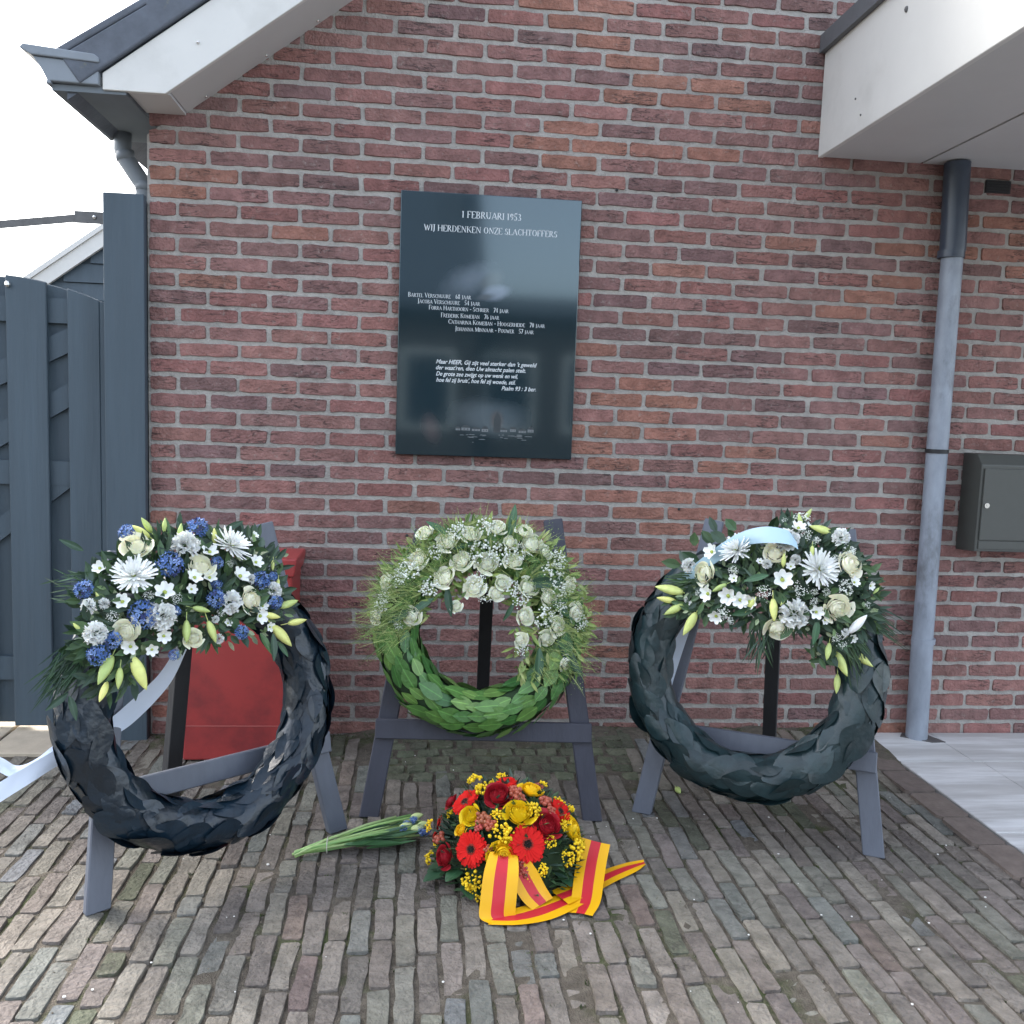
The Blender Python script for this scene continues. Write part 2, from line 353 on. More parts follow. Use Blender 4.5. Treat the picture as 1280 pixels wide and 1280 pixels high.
# ================================================================ the brick house
HX0, CH, HB = -.105, .062868, .1105
SL = .734; RK = lambda x: 2.316+SL*(x-.031)          # underside of the verge where it meets the wall
RIDGE = 2.50
house = empty('brick_house', (2.5, 0, 0)); tag(house, 'red brick house gable with white bargeboard, grey gutter and white porch canopy', 'house')
def hob(mb, name, mats, parent=house, **k):
    o = mb.build(name, mats, parent, **k)
    if parent is house: o.location = (-2.5, 0, 0)
    return o
wl = MB()
wl.prism([(HX0, -.12), (5.1, -.12), (5.1, 2.2), (RIDGE, RK(RIDGE)+.02), (HX0, RK(HX0)+.02)], .0045, .30, lambda a, b, h: (a, h, b))
wl.box(HX0, HX0+.25, .3, 6, -.1, 2.2); wl.box(4.85, 5.1, .3, 6, -.1, 2.2); wl.box(HX0, 5.1, 6, 6.2, -.1, 2.2)
wall = hob(wl, 'wall', M_mortar)
BR = [((.240, .130, .118), 5), ((.212, .122, .114), 4), ((.256, .134, .118), 4), ((.188, .114, .110), 1.6), ((.275, .140, .110), .6), ((.25, .122, .110), 2.5)]
plan = []
for r in range(-40, 37):
    z0 = (35-r)*CH; zc = z0+CH/2
    x = -HB if r % 2 else 0
    if r % 2: cells = [(HX0+.0, HB*1)]; q = HB
    else: cells = [(HX0, 0)]; q = 0
    while q < 5.1: cells.append((q, min(q+2*HB, 5.1))); q += 2*HB
    for a, b in cells:
        xm = (a+b)/2; lim = RK(a) if xm < RIDGE else RK(2*RIDGE-b)
        if z0 > RK(b)+.02 and xm < RIDGE: continue
        if z0 > lim+.16: continue
        plan.append((xm, zc, b-a))
def barea(t):
    xm, zc, L = t; p = project((xm, 0, zc))
    if not p or not (-5 < p[0] < 1285 and -5 < p[1] < 1285): return 0
    if .84 < xm < 1.46 and 1.14 < zc < 2.06: return 0
    if xm > 2.44 and zc > 2.30: return 0
    return L/p[2]**2
plan.sort(key=lambda t: -barea(t))
rest = MB()
for i, (xm, zc, L) in enumerate(plan):
    tone = noise.noise((xm*1.1, zc*1.6, 2)); col = pick(BR, .10)
    col = tuple(c*(1+.15*tone) for c in col)
    if .20 < noise.noise((xm*.9+4, zc*2.2, 7)) and R(0, 1) < .45: col = jit((.285, .142, .108), .10)
    mb = rest if i >= 300 or barea((xm, zc, L)) == 0 else MB()
    jl = R(-.003, .003)
    piece(mb, xm+R(-.002, .002), zc+R(-.001, .001), L-.0105+jl, CH-.0112+R(-.0015, .0015), R(-.006, .006), R(-.0005, .0022), -.012, lambda a, b, h: (a, -h, b), .0026, .0035, col, 6)
    if mb is not rest: mb.build('brick', M_brick, wall)
rest.build('bricks_beyond', M_brick, wall, kind='stuff')
hl = MB()
for x, z in ((.985, .72), (.86, .80), (1.93, .93), (1.62, 2.14), (2.27, .71)): hl.ball((x, -.003, z), .006, seg=8, rings=4)
hob(hl, 'screw_hole', M_black)

# roof: slab with white bargeboard and soffit, dark verge tiles
D = .235
rf = MB()
def rake(x0, x1, o0, o1, y0, y1, mb, mi=0):
    mb.prism([(x0, RK(x0)+o0), (x1, RK(x1)+o0), (x1, RK(x1)+o1), (x0, RK(x0)+o1)], y0, y1, lambda a, b, h: (a, h, b), mi)
rake(-.30, RIDGE, .20, .27, -D+.02, 6.3, rf)
rf.prism([(5.3, RK(-.3)+.20), (5.3, RK(-.3)+.27), (RIDGE, RK(RIDGE)+.27), (RIDGE, RK(RIDGE)+.20)], -D+.02, 6.3, lambda a, b, h: (a, h, b))
roof = hob(rf, 'roof', M_tile)
bb = MB(); x0 = -.180
bb.prism([(x0, 2.308), (.022, 2.308), (RIDGE, RK(RIDGE)), (RIDGE, RK(RIDGE)+.20), (x0, RK(x0)+.20)], -D, -D+.02, lambda a, b, h: (a, h, b))
bb.prism([(2*RIDGE-.022, 2.308), (5.18, 2.308), (5.18, RK(x0)+.2), (RIDGE, RK(RIDGE)+.20), (RIDGE, RK(RIDGE))], -D, -D+.02, lambda a, b, h: (a, h, b))
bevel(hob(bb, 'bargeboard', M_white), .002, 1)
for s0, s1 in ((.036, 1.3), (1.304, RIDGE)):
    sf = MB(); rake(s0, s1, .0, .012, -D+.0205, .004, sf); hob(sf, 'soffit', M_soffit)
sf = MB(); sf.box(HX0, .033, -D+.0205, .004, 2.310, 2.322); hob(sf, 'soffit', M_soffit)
sf = MB()
for x, z, y in ((.13, RK(.13)+.09, -D-.001), (.42, RK(.42)+.10, -D-.001), (.11, RK(.11)-.002, -.03), (.32, RK(.32)-.002, -.03), (.5, RK(.5)-.002, -.03)): sf.ball((x, y, z), .006, seg=8, rings=4)
hob(sf, 'screw_head', M_chrome)
# verge tiles overlap like scales, each a slab with a hanging flange
tl = MB(); LT = .325
ex = Vector((1, 0, SL)).normalized(); ez = Vector((-SL, 0, 1)).normalized()
def tile_pts(mb):
    def fn(a, b, h): return Vector((0, h, 0))+ex*a+ez*b
    mb.prism([(0, .010), (.40, -.012), (.40, .012), (0, .036)], -.012, .26, fn)
    mb.prism([(0, -.095), (.40, -.095), (.40, -.0125), (0, .0095)], -.012, .012, fn)
tile_pts(tl); tme = tl.mesh('roof_tile', M_tile)
for i in range(9):
    x = -.305+i*LT*.8*1.02; o = link('roof_tile', tme, roof, None, Matrix.Translation((x, -D-.004+R(-.003, .003), RK(x)+.325+R(-.002, .002)))); bevel(o, .006, 2)
# moulded gutter with end cap, boxed eaves, S-bend downpipe
gt = MB(); fn = lambda a, b, h: (a, h, b)
gt.prism([(-.352, 2.322), (-.190, 2.319), (-.190, 2.386), (-.400, 2.398), (-.372, 2.36)], -D-.01, .37, fn)
gt.prism([(-.437, 2.418), (-.400, 2.3985), (-.184, 2.3865), (-.184, 2.402), (-.2, 2.414), (-.425, 2.432)], -D-.02, .372, fn)
gt.prism([(-.358, 2.312), (-.352, 2.330), (-.340, 2.3215), (-.340, 2.312)], -D-.012, .37, fn)
gutter = bevel(hob(gt, 'gutter', M_gutter), .004, 2)
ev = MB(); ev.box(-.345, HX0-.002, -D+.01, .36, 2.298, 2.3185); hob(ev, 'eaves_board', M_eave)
dp = MB(); dp.tube([(-.262, .24, 2.30), (-.262, .24, 2.235), (-.255, .24, 2.21), (-.20, .24, 2.13), (-.182, .24, 2.10), (-.180, .24, 2.0), (-.180, .24, .0)], .033, 14)
dp = hob(dp, 'downpipe', M_gutter, smooth=True)
for z in (2.21, 2.10): c_ = MB(); c_.tube([(-.25 if z > 2.2 else -.181, .24, z-.012), (-.255 if z > 2.2 else -.181, .24, z+.02)], .036, 14); c_.build('pipe_collar', M_gutter, dp, smooth=True)

# white porch canopy
cn = MB(); CZ0, CZ1, CX = 2.306, 2.725, 2.400
cn.box(CX, CX+.02, -1.75, -.006, CZ0, CZ1); cn.box(CX+.02, 4.4, -1.75, -1.73, CZ0, CZ1); cn.box(4.4, 4.42, -1.75, -.006, CZ0, CZ1)
canopy = hob(cn, 'canopy', M_white); bevel(canopy, .002, 1)
tr = MB(); tr.box(CX-.022, 4.44, -1.775, -.004, CZ1, CZ1+.03); tr.box(CX-.022, CX-.001, -1.775, -.004, CZ1-.035, CZ1); tr.build('roof_trim', M_trim, canopy)
x = CX+.0205
for wd in (.405, .43, .43, .43, .26):
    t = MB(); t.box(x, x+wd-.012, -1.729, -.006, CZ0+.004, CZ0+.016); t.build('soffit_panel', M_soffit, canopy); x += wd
t = MB(); t.box(CX+.021, 4.4, -1.728, -.005, CZ0+.030, CZ0+.04); t.build('dark_backing', M_black, canopy)
t = MB(); t.ball((CX-.001, -.62, 2.60), .008, seg=8, rings=4, sz=1.3); t.ball((CX-.001, -.30, 2.43), .004, seg=6, rings=4); t.ball((CX-.001, -.35, 2.36), .004, seg=6, rings=4); t.build('screw_head', M_steel, canopy)
# rain pipe down the wall, in lengths, with clamps and a foot
PXC, PY = 2.950, -.060
rp = MB(); rp.tube([(2.968, PY, .0), (2.958, PY, .425)], .0425, 24); rp.tube([(2.958, PY, .4255), (2.946, PY, 1.97)], .0405, 24)
pipe = hob(rp, 'rain_pipe', M_zinc, smooth=True)
e = pipe.modifiers.new('es', 'EDGE_SPLIT')
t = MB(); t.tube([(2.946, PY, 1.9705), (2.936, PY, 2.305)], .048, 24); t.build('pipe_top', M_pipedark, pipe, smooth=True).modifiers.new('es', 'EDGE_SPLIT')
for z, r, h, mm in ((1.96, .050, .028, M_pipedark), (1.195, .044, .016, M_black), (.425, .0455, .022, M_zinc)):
    x = 2.968+(2.936-2.968)*z/2.3; t = MB(); t.tube([(x, PY, z-h/2), (x, PY, z+h/2)], r, 24); o = t.build('pipe_clamp', mm, pipe, smooth=True); o.modifiers.new('es', 'EDGE_SPLIT')
    if z == 1.195: pass
t = MB(); t.box(2.966, 2.978, -.03, .002, 1.187, 1.203); t.build('wall_bracket', M_black, pipe)
t = MB(); t.prism([(2.90, -.055), (2.93, -.012), (3.02, -.012), (3.06, -.12), (3.0, -.125)], .0165, .019, lambda a, b, h: (a, b, h)); t.build('foot_plate', M_steel, pipe)
t = MB(); t.box(3.095, 3.197, -.006, .004, 2.217, 2.265)
for i in range(4): t.box(3.10, 3.192, -.009, -.0061, 2.224+i*.010, 2.228+i*.010)
hob(t, 'air_brick', M_black)

# ================================================================ letterbox on the wall
lb = empty('letterbox', (3.24, 0, .80)); tag(lb, 'dark grey metal letterbox with round lock on brick wall', 'letterbox')
def lbo(mb, name, mm, **k): o = mb.build(name, mm, lb, **k); o.location = (-3.24, 0, -.80); return o
b_ = MB(); b_.prism([(-.003, .796), (-.132, .806), (-.132, 1.150), (-.098, 1.192), (-.003, 1.192)], 3.10, 3.50, lambda a, b, h: (h, a, b)); bevel(lbo(b_, 'body', M_mail), .003)
b_ = MB(); b_.box(3.112, 3.488, -.140, -.1325, .852, 1.135); bevel(lbo(b_, 'door', M_mail), .002)
b_ = MB(); b_.box(3.112, 3.488, -.137, -.1325, .815, .848); bevel(lbo(b_, 'base_strip', M_mail), .002)
b_ = MB(); b_.tube([(3.128, -.139, .99), (3.128, -.147, .99)], .0105, 16); b_.box(3.1265, 3.1295, -.1485, -.1471, .985, .995); lbo(b_, 'lock', M_chrome)

# ================================================================ gate post, gate, shed beyond
post = empty('gate_post', (-.17, .03, 0)); tag(post, 'tall dark slate timber gate post at the house corner', 'post')
def po(mb, name, mm, parent=post, **k): o = mb.build(name, mm, parent, **k); o.location = (.17, -.03, 0) if parent is post else (0, 0, 0); return o
b_ = MB(); b_.box(-.243, -.101, -.055, -.018, -.02, 2.015); bevel(po(b_, 'front_board', M_gate), .004)
b_ = MB(); b_.box(-.236, -.112, -.0175, .10, -.02, 2.005); po(b_, 'core', M_gate)
b_ = MB()
b_.prism([(-1.9, 1.70), (-.36, 1.917), (-.36, 1.944), (-1.9, 1.728)], .012, .018, lambda a, b, h: (a, h, b))
b_.box(-.36, -.2365, .004, .011, 1.913, 1.955); b_.box(-.25, -.2365, -.004, .02, 1.90, 1.965)
tb = po(b_, 'steel_stay', M_steel)
t = MB(); t.ball((-.29, .003, 1.935), .008, seg=8, rings=4); po(t, 'bolt', M_chrome)
gate = empty('garden_gate', (-.7, .06, 0)); tag(gate, 'dark slate board gate with arched top beside the brick wall', 'gate')
arch = lambda x: 1.722-.095*((x+.68)/.43)**2 if x > -1.11 else 1.604
def go(mb, name, mm, **k): o = mb.build(name, mm, gate, **k); o.location = (.7, -.06, 0); return o
def board(x0, x1, y0, y1, z0, name, dz=0):
    b_ = MB(); n_ = 4; P = [(x0, z0), (x1, z0)]+[(x1+(x0-x1)*i/n_, arch(x1+(x0-x1)*i/n_)+dz) for i in range(n_+1)]
    b_.prism(P, y0, y1, lambda a, b, h: (a, h, b)); bevel(go(b_, name, M_gate), .003, 1)
for a, b in ((-.2825, -.244), (-.397, -.2826), (-.612, -.470), (-.825, -.690), (-1.04, -.90), (-1.25, -1.11)): board(a, b, .02, .04, .03, 'board')
for a, b in ((-.505, -.36), (-.725, -.58), (-.935, -.79), (-1.15, -1.0), (-.37, -.245)): board(a, b, .0625, .08, .03, 'back_board', -.004)
for z in (.25, 1.0, 1.60):
    b_ = MB(); b_.box(-1.25, -.256, .0405, .0615, z-.045, z+.045); go(b_, 'rail', M_gate)
for (xa, za), (xb, zb) in (((-1.2, .30), (-.40, .95)), ((-1.2, 1.03), (-.40, 1.45)), ((-1.2, .75), (-.4, 1.25))):
    b_ = MB(); b_.prism([(xa, za), (xb, zb), (xb, zb+.09), (xa, za+.09)], .043, .060, lambda a, b, h: (a, h, b)); go(b_, 'brace', M_gate)
b_ = MB(); b_.ball((-.60, .015, 1.685), .012, seg=8, rings=5); go(b_, 'bolt', M_chrome)
shed = empty('garden_shed', (-1.6, 5, 0)); tag(shed, 'dark boarded shed gable with white verge board beyond the gate', 'shed')
def so(mb, name, mm): o = mb.build(name, mm, shed); o.location = (1.6, -5, 0); return o
SR = lambda x: 2.282+.735*(x+2.507)
b_ = MB(); b_.box(-2.9, 1.4, 5.06, 7.5, -.05, 1.99); b_.prism([(-2.9, 1.99), (1.4, 1.99), (-.75, SR(-.75)-.1)], 5.06, 7.5, lambda a, b, h: (a, h, b)); so(b_, 'wall', M_gate)
z = .1
while z < 3.4:
    hw = min(2.15, 2.15-(z+.18-1.98)/.735)
    if hw < .15: break
    b_ = MB(); b_.prism([(5.055, z), (5.025, z+.004), (5.045, z+.165), (5.055, z+.165)], -.75-hw, -.75+hw-.05, lambda a, b, h: (h, a, b)); so(b_, 'siding_board', M_gate); z += .168
b_ = MB(); b_.prism([(-3.05, SR(-3.05)-.14), (-3.05, SR(-3.05)), (-.75, SR(-.75)), (-.75, SR(-.75)-.14)], 4.98, 5.02, lambda a, b, h: (a, h, b)); so(b_, 'verge_board', M_white)
b_ = MB(); b_.prism([(1.55, SR(-3.05)-.14), (-.75, SR(-.75)-.14), (-.75, SR(-.75)), (1.55, SR(-3.05))], 4.98, 5.02, lambda a, b, h: (a, h, b)); so(b_, 'verge_board', M_white)
b_ = MB(); b_.prism([(-3.1, SR(-3.1)+.002), (-.75, SR(-.75)+.002), (1.6, SR(-3.1)+.002), (1.6, SR(-3.1)+.05), (-.75, SR(-.75)+.05), (-3.1, SR(-3.1)+.05)], 4.96, 7.6, lambda a, b, h: (a, h, b)); so(b_, 'roof', M_white)

# ================================================================ red box behind the left wreath
rb = empty('red_box', (.27, -.15, 0)); tag(rb, 'red metal box with overhanging lid standing behind the blue and white wreath', 'box')
def rbo(mb, name, mm): o = mb.build(name, mm, rb); o.location = (-.27, .15, 0); return o
b_ = MB(); b_.prism([(.082, .005), (.452, .005), (.462, .68), (.098, .68)], -.27, -.03, lambda a, b, h: (a, h, b)); bevel(rbo(b_, 'body', M_red), .006)
b_ = MB(); b_.prism([(.088, .681), (.470, .681), (.478, .725), (.478, .745), (.080, .745), (.080, .725)], -.285, -.02, lambda a, b, h: (a, h, b)); bevel(rbo(b_, 'lid', M_red), .005)
b_ = MB(); b_.box(.0895, .4495, -.2725, -.2701, .131, .1335); rbo(b_, 'seam', M_redline)

# ================================================================ memorial plaque
pl = empty('memorial_plaque', (1.147, 0, 1.115)); tag(pl, 'dark polished memorial plaque with engraved white lettering on brick wall', 'plaque')
PLM = mat('polished_stone', (.012, .02, .025), .07, spec=1.0); PLM.node_tree.nodes['Principled BSDF'].inputs['Specular Tint'].default_value = (.74, .90, 1, 1)
n_ = PLM.node_tree.nodes; l_ = PLM.node_tree.links; b_ = n_['Principled BSDF']
tc = n_.new('ShaderNodeTexCoord').outputs['Object']
base = n_.new('ShaderNodeRGB'); base.outputs[0].default_value = (.008, .021, .028, 1); cur = base.outputs[0]
nz = n_.new('ShaderNodeTexNoise'); nz.inputs['Scale'].default_value = 16; nz.inputs['Detail'].default_value = 6; l_.new(tc, nz.inputs['Vector'])
def etched(cx, cz, rx, rz, ang, col, lo, hi, warp=.35, hollow=None):
    """soft engraved picture patch: ellipse with noisy rim on the stone face"""
    global cur
    mp = n_.new('ShaderNodeMapping'); mp.vector_type = 'TEXTURE'; mp.inputs['Location'].default_value = (cx, 0, cz); mp.inputs['Rotation'].default_value = (0, -math.radians(ang), 0); mp.inputs['Scale'].default_value = (rx, 1, rz); l_.new(tc, mp.inputs[0])
    m0 = n_.new('ShaderNodeVectorMath'); m0.operation = 'MULTIPLY'; l_.new(mp.outputs[0], m0.inputs[0]); m0.inputs[1].default_value = (1, 0, 1)
    ln = n_.new('ShaderNodeVectorMath'); ln.operation = 'LENGTH'; l_.new(m0.outputs[0], ln.inputs[0])
    ad = n_.new('ShaderNodeMath'); ad.operation = 'MULTIPLY_ADD'; l_.new(nz.outputs['Fac'], ad.inputs[0]); ad.inputs[1].default_value = warp; l_.new(ln.outputs['Value'], ad.inputs[2])
    mr = n_.new('ShaderNodeMapRange'); mr.interpolation_type = 'SMOOTHSTEP'; mr.inputs[1].default_value = hi+warp*.5; mr.inputs[2].default_value = lo+warp*.5; l_.new(ad.outputs[0], mr.inputs[0])
    mx = n_.new('ShaderNodeMix'); mx.data_type = 'RGBA'; l_.new(mr.outputs[0], mx.inputs['Factor']); l_.new(cur, mx.inputs['A']); mx.inputs['B'].default_value = (*col, 1); cur = mx.outputs['Result']
etched(1.07, 1.775, .135, .068, 24, (.10, .125, .15), .0, 1.1, .6)
etched(1.155, 1.775, .07, .045, 40, (.045, .055, .06), .3, 1.0)
etched(1.17, 1.732, .075, .036, 14, (.13, .155, .20), .3, 1.0, .5)
etched(1.13, 1.715, .05, .018, 10, (.06, .07, .08), .2, 1.0)
etched(1.16, 1.265, .19, .09, -3, (.075, .098, .112), .2, 1.05)
etched(1.19, 1.255, .035, .05, 0, (.09, .085, .085), .2, 1.0)
etched(.94, 1.22, .05, .085, 20, (.05, .045, .05), .1, 1.0)
l_.new(cur, b_.inputs['Base Color'])
b2 = MB(); b2.box(.809, 1.485, -.030, -.002, 1.1145, 2.088); o = b2.build('stone_slab', PLM, pl); o.location = (-1.147, 0, -1.115); bevel(o, .0025, 2)
bsrc = n_['Principled BSDF']
M_let = mat('engraved_letter', (.66, .70, .72), .6)
M_let2 = mat('engraved_letter_fine', (.50, .54, .56), .6)
# a small serif alphabet: S = stem with serifs, L = stroke, A = arc; t thick, n thin
TH, TN = .125, .055
G = {
'A': (.78, 'L.08 0 .39 1 n;L.39 1 .70 0 t;L.2 .33 .6 .33 n;F.08 0;F.70 0'), 'B': (.66, 'S.14;A.3 .75 .24 .25 -90 90;A.3 .25 .30 .25 -90 90;L.14 1 .3 1 n;L.14 .5 .3 .5 n;L.14 0 .3 0 n'),
'C': (.72, 'A.42 .5 .34 .5 45 315;L.70 .72 .70 .95 n'), 'D': (.76, 'S.14;A.3 .5 .40 .5 -90 90;L.14 1 .3 1 n;L.14 0 .3 0 n'),
'E': (.64, 'S.14;L.14 1 .58 1 n;L.14 .52 .44 .52 n;L.14 0 .6 0 n;L.57 1 .57 .8 n;L.59 0 .59 .2 n'), 'F': (.6, 'S.14;L.14 1 .56 1 n;L.14 .52 .42 .52 n;L.55 1 .55 .8 n'),
'G': (.78, 'A.42 .5 .34 .5 45 335;L.72 .42 .72 .1 t;L.58 .43 .8 .43 n'), 'H': (.82, 'S.14;S.68;L.14 .5 .68 .5 n'), 'I': (.3, 'S.15'), 'J': (.38, 'L.22 1 .22 .0 t;L.08 1 .36 1 n;A.1 0 .12 .2 270 360'),
'K': (.76, 'S.14;L.16 .42 .62 1 n;L.3 .58 .68 0 t;F.68 0;F.62 1'), 'L': (.6, 'S.14;L.14 0 .56 0 n;L.55 0 .55 .22 n'), 'M': (.96, 'L.14 0 .14 1 n;L.14 1 .47 .05 t;L.47 .05 .8 1 n;L.82 1 .82 0 t;F.14 0;F.82 0'),
'N': (.82, 'L.14 0 .14 1 n;L.14 1 .68 0 t;L.68 0 .68 1 n;F.14 0;F.68 1'), 'O': (.8, 'A.4 .5 .34 .5 0 360'), 'P': (.62, 'S.14;A.3 .74 .26 .26 -90 90;L.14 1 .3 1 n;L.14 .48 .3 .48 n'),
'R': (.72, 'S.14;A.3 .75 .24 .25 -90 90;L.14 1 .3 1 n;L.14 .5 .3 .5 n;L.32 .5 .64 0 t;F.66 0'), 'S': (.58, 'A.29 .74 .2 .26 60 250;A.29 .26 .22 .26 -120 80;L.48 .75 .48 .95 n;L.08 .05 .08 .28 n'),
'T': (.68, 'S.34;L.05 1 .63 1 n;L.06 1 .06 .8 n;L.62 1 .62 .8 n'), 'U': (.78, 'L.14 1 .14 .3 t;A.38 .3 .24 .3 180 360;L.62 1 .62 .3 n;F.14 1;F.62 1'), 'V': (.74, 'L.08 1 .38 0 t;L.38 0 .66 1 n;F.08 1;F.66 1'),
'W': (1.02, 'L.07 1 .32 0 t;L.32 0 .5 .9 n;L.5 .9 .7 0 t;L.7 0 .94 1 n;F.07 1;F.94 1'), 'Z': (.64, 'L.08 0 .58 1 t;L.08 1 .58 1 n;L.06 0 .6 0 n;L.08 1 .08 .82 n;L.59 0 .59 .2 n'), '-': (.4, 'L.06 .42 .34 .42 t'), ' ': (.34, ''),
'0': (.56, 'A.28 .5 .21 .5 0 360'), '1': (.4, 'S.2;L.2 1 .08 .86 n'), '3': (.54, 'A.24 .76 .19 .24 -90 140;A.24 .27 .23 .27 -140 90'), '4': (.56, 'S.38;L.38 1 .04 .3 n;L.04 .3 .54 .3 n'), '5': (.54, 'L.14 1 .46 1 t;L.14 1 .12 .55 n;A.22 .31 .24 .31 -140 100'),
'6': (.56, 'A.28 .3 .21 .3 0 360;A.42 .45 .35 .55 105 190'), '7': (.52, 'L.06 .97 .48 .97 t;L.48 1 .18 0 t'), '8': (.54, 'A.27 .76 .17 .24 0 360;A.27 .26 .21 .26 0 360'), '9': (.56, 'A.28 .7 .21 .3 0 360;A.14 .55 .35 .55 -75 10')}
def stroke(mb, x0, y0, x1, y1, wd, T):
    d = Vector((x1-x0, y1-y0)); n = Vector((-d.y, d.x)); n = n.normalized()*wd/2 if n.length else Vector((wd/2, 0)); 
    if abs(d.y) > abs(d.x)*.3: n = Vector((wd/2, 0))
    mb.add([T(x0-n.x, y0-n.y), T(x0+n.x, y0+n.y), T(x1+n.x, y1+n.y), T(x1-n.x, y1-n.y)], [(0, 1, 2, 3)])
def glyph(mb, ch, T):
    wdt, s = G[ch]
    for t in s.split(';'):
        if not t: continue
        k = t[0]; a = t[1:].split()
        if k == 'S':
            x = float(a[0]); stroke(mb, x, 0, x, 1, TH, T); stroke(mb, x-.12, .02, x+.12, .02, .045, T); stroke(mb, x-.12, .98, x+.12, .98, .045, T)
        elif k == 'F': x, y = float(a[0]), float(a[1]); stroke(mb, x-.11, y+(.02 if y < .5 else -.02), x+.11, y+(.02 if y < .5 else -.02), .045, T)
        elif k == 'L': x0, y0, x1, y1 = map(float, a[:4]); stroke(mb, x0, y0, x1, y1, TH if a[4] == 't' else TN, T)
        else:
            cx, cy, rx, ry, a0, a1 = map(float, a); N = max(6, int(abs(a1-a0)/18)); pts = []
            for i in range(N+1):
                an = math.radians(a0+(a1-a0)*i/N); wd = TN+(TH-TN)*abs(math.cos(an)); c, s_ = math.cos(an), math.sin(an)
                pts += [T(cx+rx*c, cy+ry*s_), T(cx+(rx-wd)*c, cy+(ry-wd*.8)*s_)]
            mb.add(pts, [(2*i, 2*i+2, 2*i+3, 2*i+1) for i in range(N)])
    return wdt
def width(items): return sum(G[c][0]*s for c, s in items)
def serif_line(text, x0, x1, z, h, mm, small=None, name='inscription'):
    """caps (lower-case letters become small caps) fitted between x0 and x1, centred on height z"""
    it = [(c.upper(), small if (small and c.islower()) else 1.0) for c in text]
    sx = (x1-x0)/width(it); mb = MB(); x = 0
    for c, s in it:
        glyph(mb, c, lambda a, b, x=x, s=s: (x0+(x+a*s)*sx-1.147, -.0306, z-h/2+b*s*h-1.115)); x += G[c][0]*s
    return mb.build(name, mm, pl)
serif_line('1 FEBRUARI 1953', 1.034, 1.258, 2.013, .0245, M_let)
serif_line('WIJ HERDENKEN ONZE SLACHTOFFERS', .896, 1.396, 1.959, .0225, M_let)
NM = [('Bartel Verschuure   68 jaar', .843, 1.079, 1.712), ('Jacoba Verschuure   54 jaar', .879, 1.113, 1.690), ('Forra Harthoorn - Schrier   74 jaar', .921, 1.222, 1.668), ('Frederik Komeijan   76 jaar', .967, 1.187, 1.642), ('Catharina Komeijan - Hoogerheide   70 jaar', .995, 1.362, 1.619), ('Johanna Minnaar - Pouwer   57 jaar', 1.022, 1.320, 1.594)]
for t, a, b, z in NM: serif_line(t, a, b, z, .0165, M_let, .8)
def italic_line(text, x0, x1, z, h):
    cu = bpy.data.curves.new('tmp', 'FONT'); cu.body = text; cu.size = 1; cu.shear = .32; cu.offset = .012; cu.resolution_u = 3
    o = bpy.data.objects.new('tmp', cu); C.objects.link(o); dg = bpy.context.evaluated_depsgraph_get()
    me = bpy.data.meshes.new_from_object(o.evaluated_get(dg)); bpy.data.objects.remove(o)
    xs = [v.co.x for v in me.vertices]; k = (x1-x0)/(max(xs)-min(xs)); mn = min(xs)
    for v in me.vertices: v.co = (x0+(v.co.x-mn)*k-1.147, -.0306, z-h*.35+v.co.y*h/.7-1.115)
    me.materials.clear(); me.materials.append(M_let); link('inscription', me, pl)
for t, a, b, z in (("Maar HEER, Gij zijt veel sterker dan 't geweld", .954, 1.337, 1.467), ("der waat'ren, dien Uw almacht palen stelt.", .954, 1.295, 1.445), ('De grote zee zwijgt op uw wenk en wil,', .955, 1.265, 1.422), ("hoe fel zij bruis', hoe fel zij woede, stil.", .956, 1.257, 1.399), ('Psalm 93 : 3 ber.', 1.205, 1.337, 1.376)): italic_line(t, a, b, z, .0155)

# engraved view of a flooded village along the foot of the stone
vg = MB(); random.seed(91); PXY = lambda a, b: (a-1.147, -.0306, b-1.115)
def flat(pts, mi): vg.add([PXY(*p) for p in pts], [tuple(range(len(pts)))], mi)
x = 1.035
while x < 1.335:
    w_ = R(.016, .034); h_ = R(.012, .022); z0 = 1.212+R(-.003, .003)
    if not 1.165 < x < 1.20:
        flat([(x, z0), (x+w_, z0), (x+w_, z0+h_*.5), (x, z0+h_*.5)], 0)
        flat([(x-.002, z0+h_*.5+.001), (x+w_+.002, z0+h_*.5+.001), (x+w_*.72, z0+h_), (x+w_*.28, z0+h_)], 1)
        for q in (.25, .65): flat([(x+w_*q, z0+h_*.12), (x+w_*(q+.14), z0+h_*.12), (x+w_*(q+.14), z0+h_*.36), (x+w_*q, z0+h_*.36)], 1)
    x += w_+R(.003, .012)
flat([(1.180, 1.210), (1.206, 1.210), (1.206, 1.262), (1.193, 1.290), (1.180, 1.262)], 1)
for i in range(22):
    xx = R(1.02, 1.32); zz = 1.204-abs(random.gauss(0, .016)); ww = R(.008, .04)*(1-(1.204-zz)*12); ww = max(ww, .006)
    flat([(xx, zz), (xx+ww, zz+.0003), (xx+ww*.8, zz+.0022), (xx+ww*.2, zz+.0020)], 0)
vg.build('engraved_picture', [mat('engraving_pale', (.17, .19, .20), .5), mat('engraving_dark', (.03, .04, .045), .5)], pl)
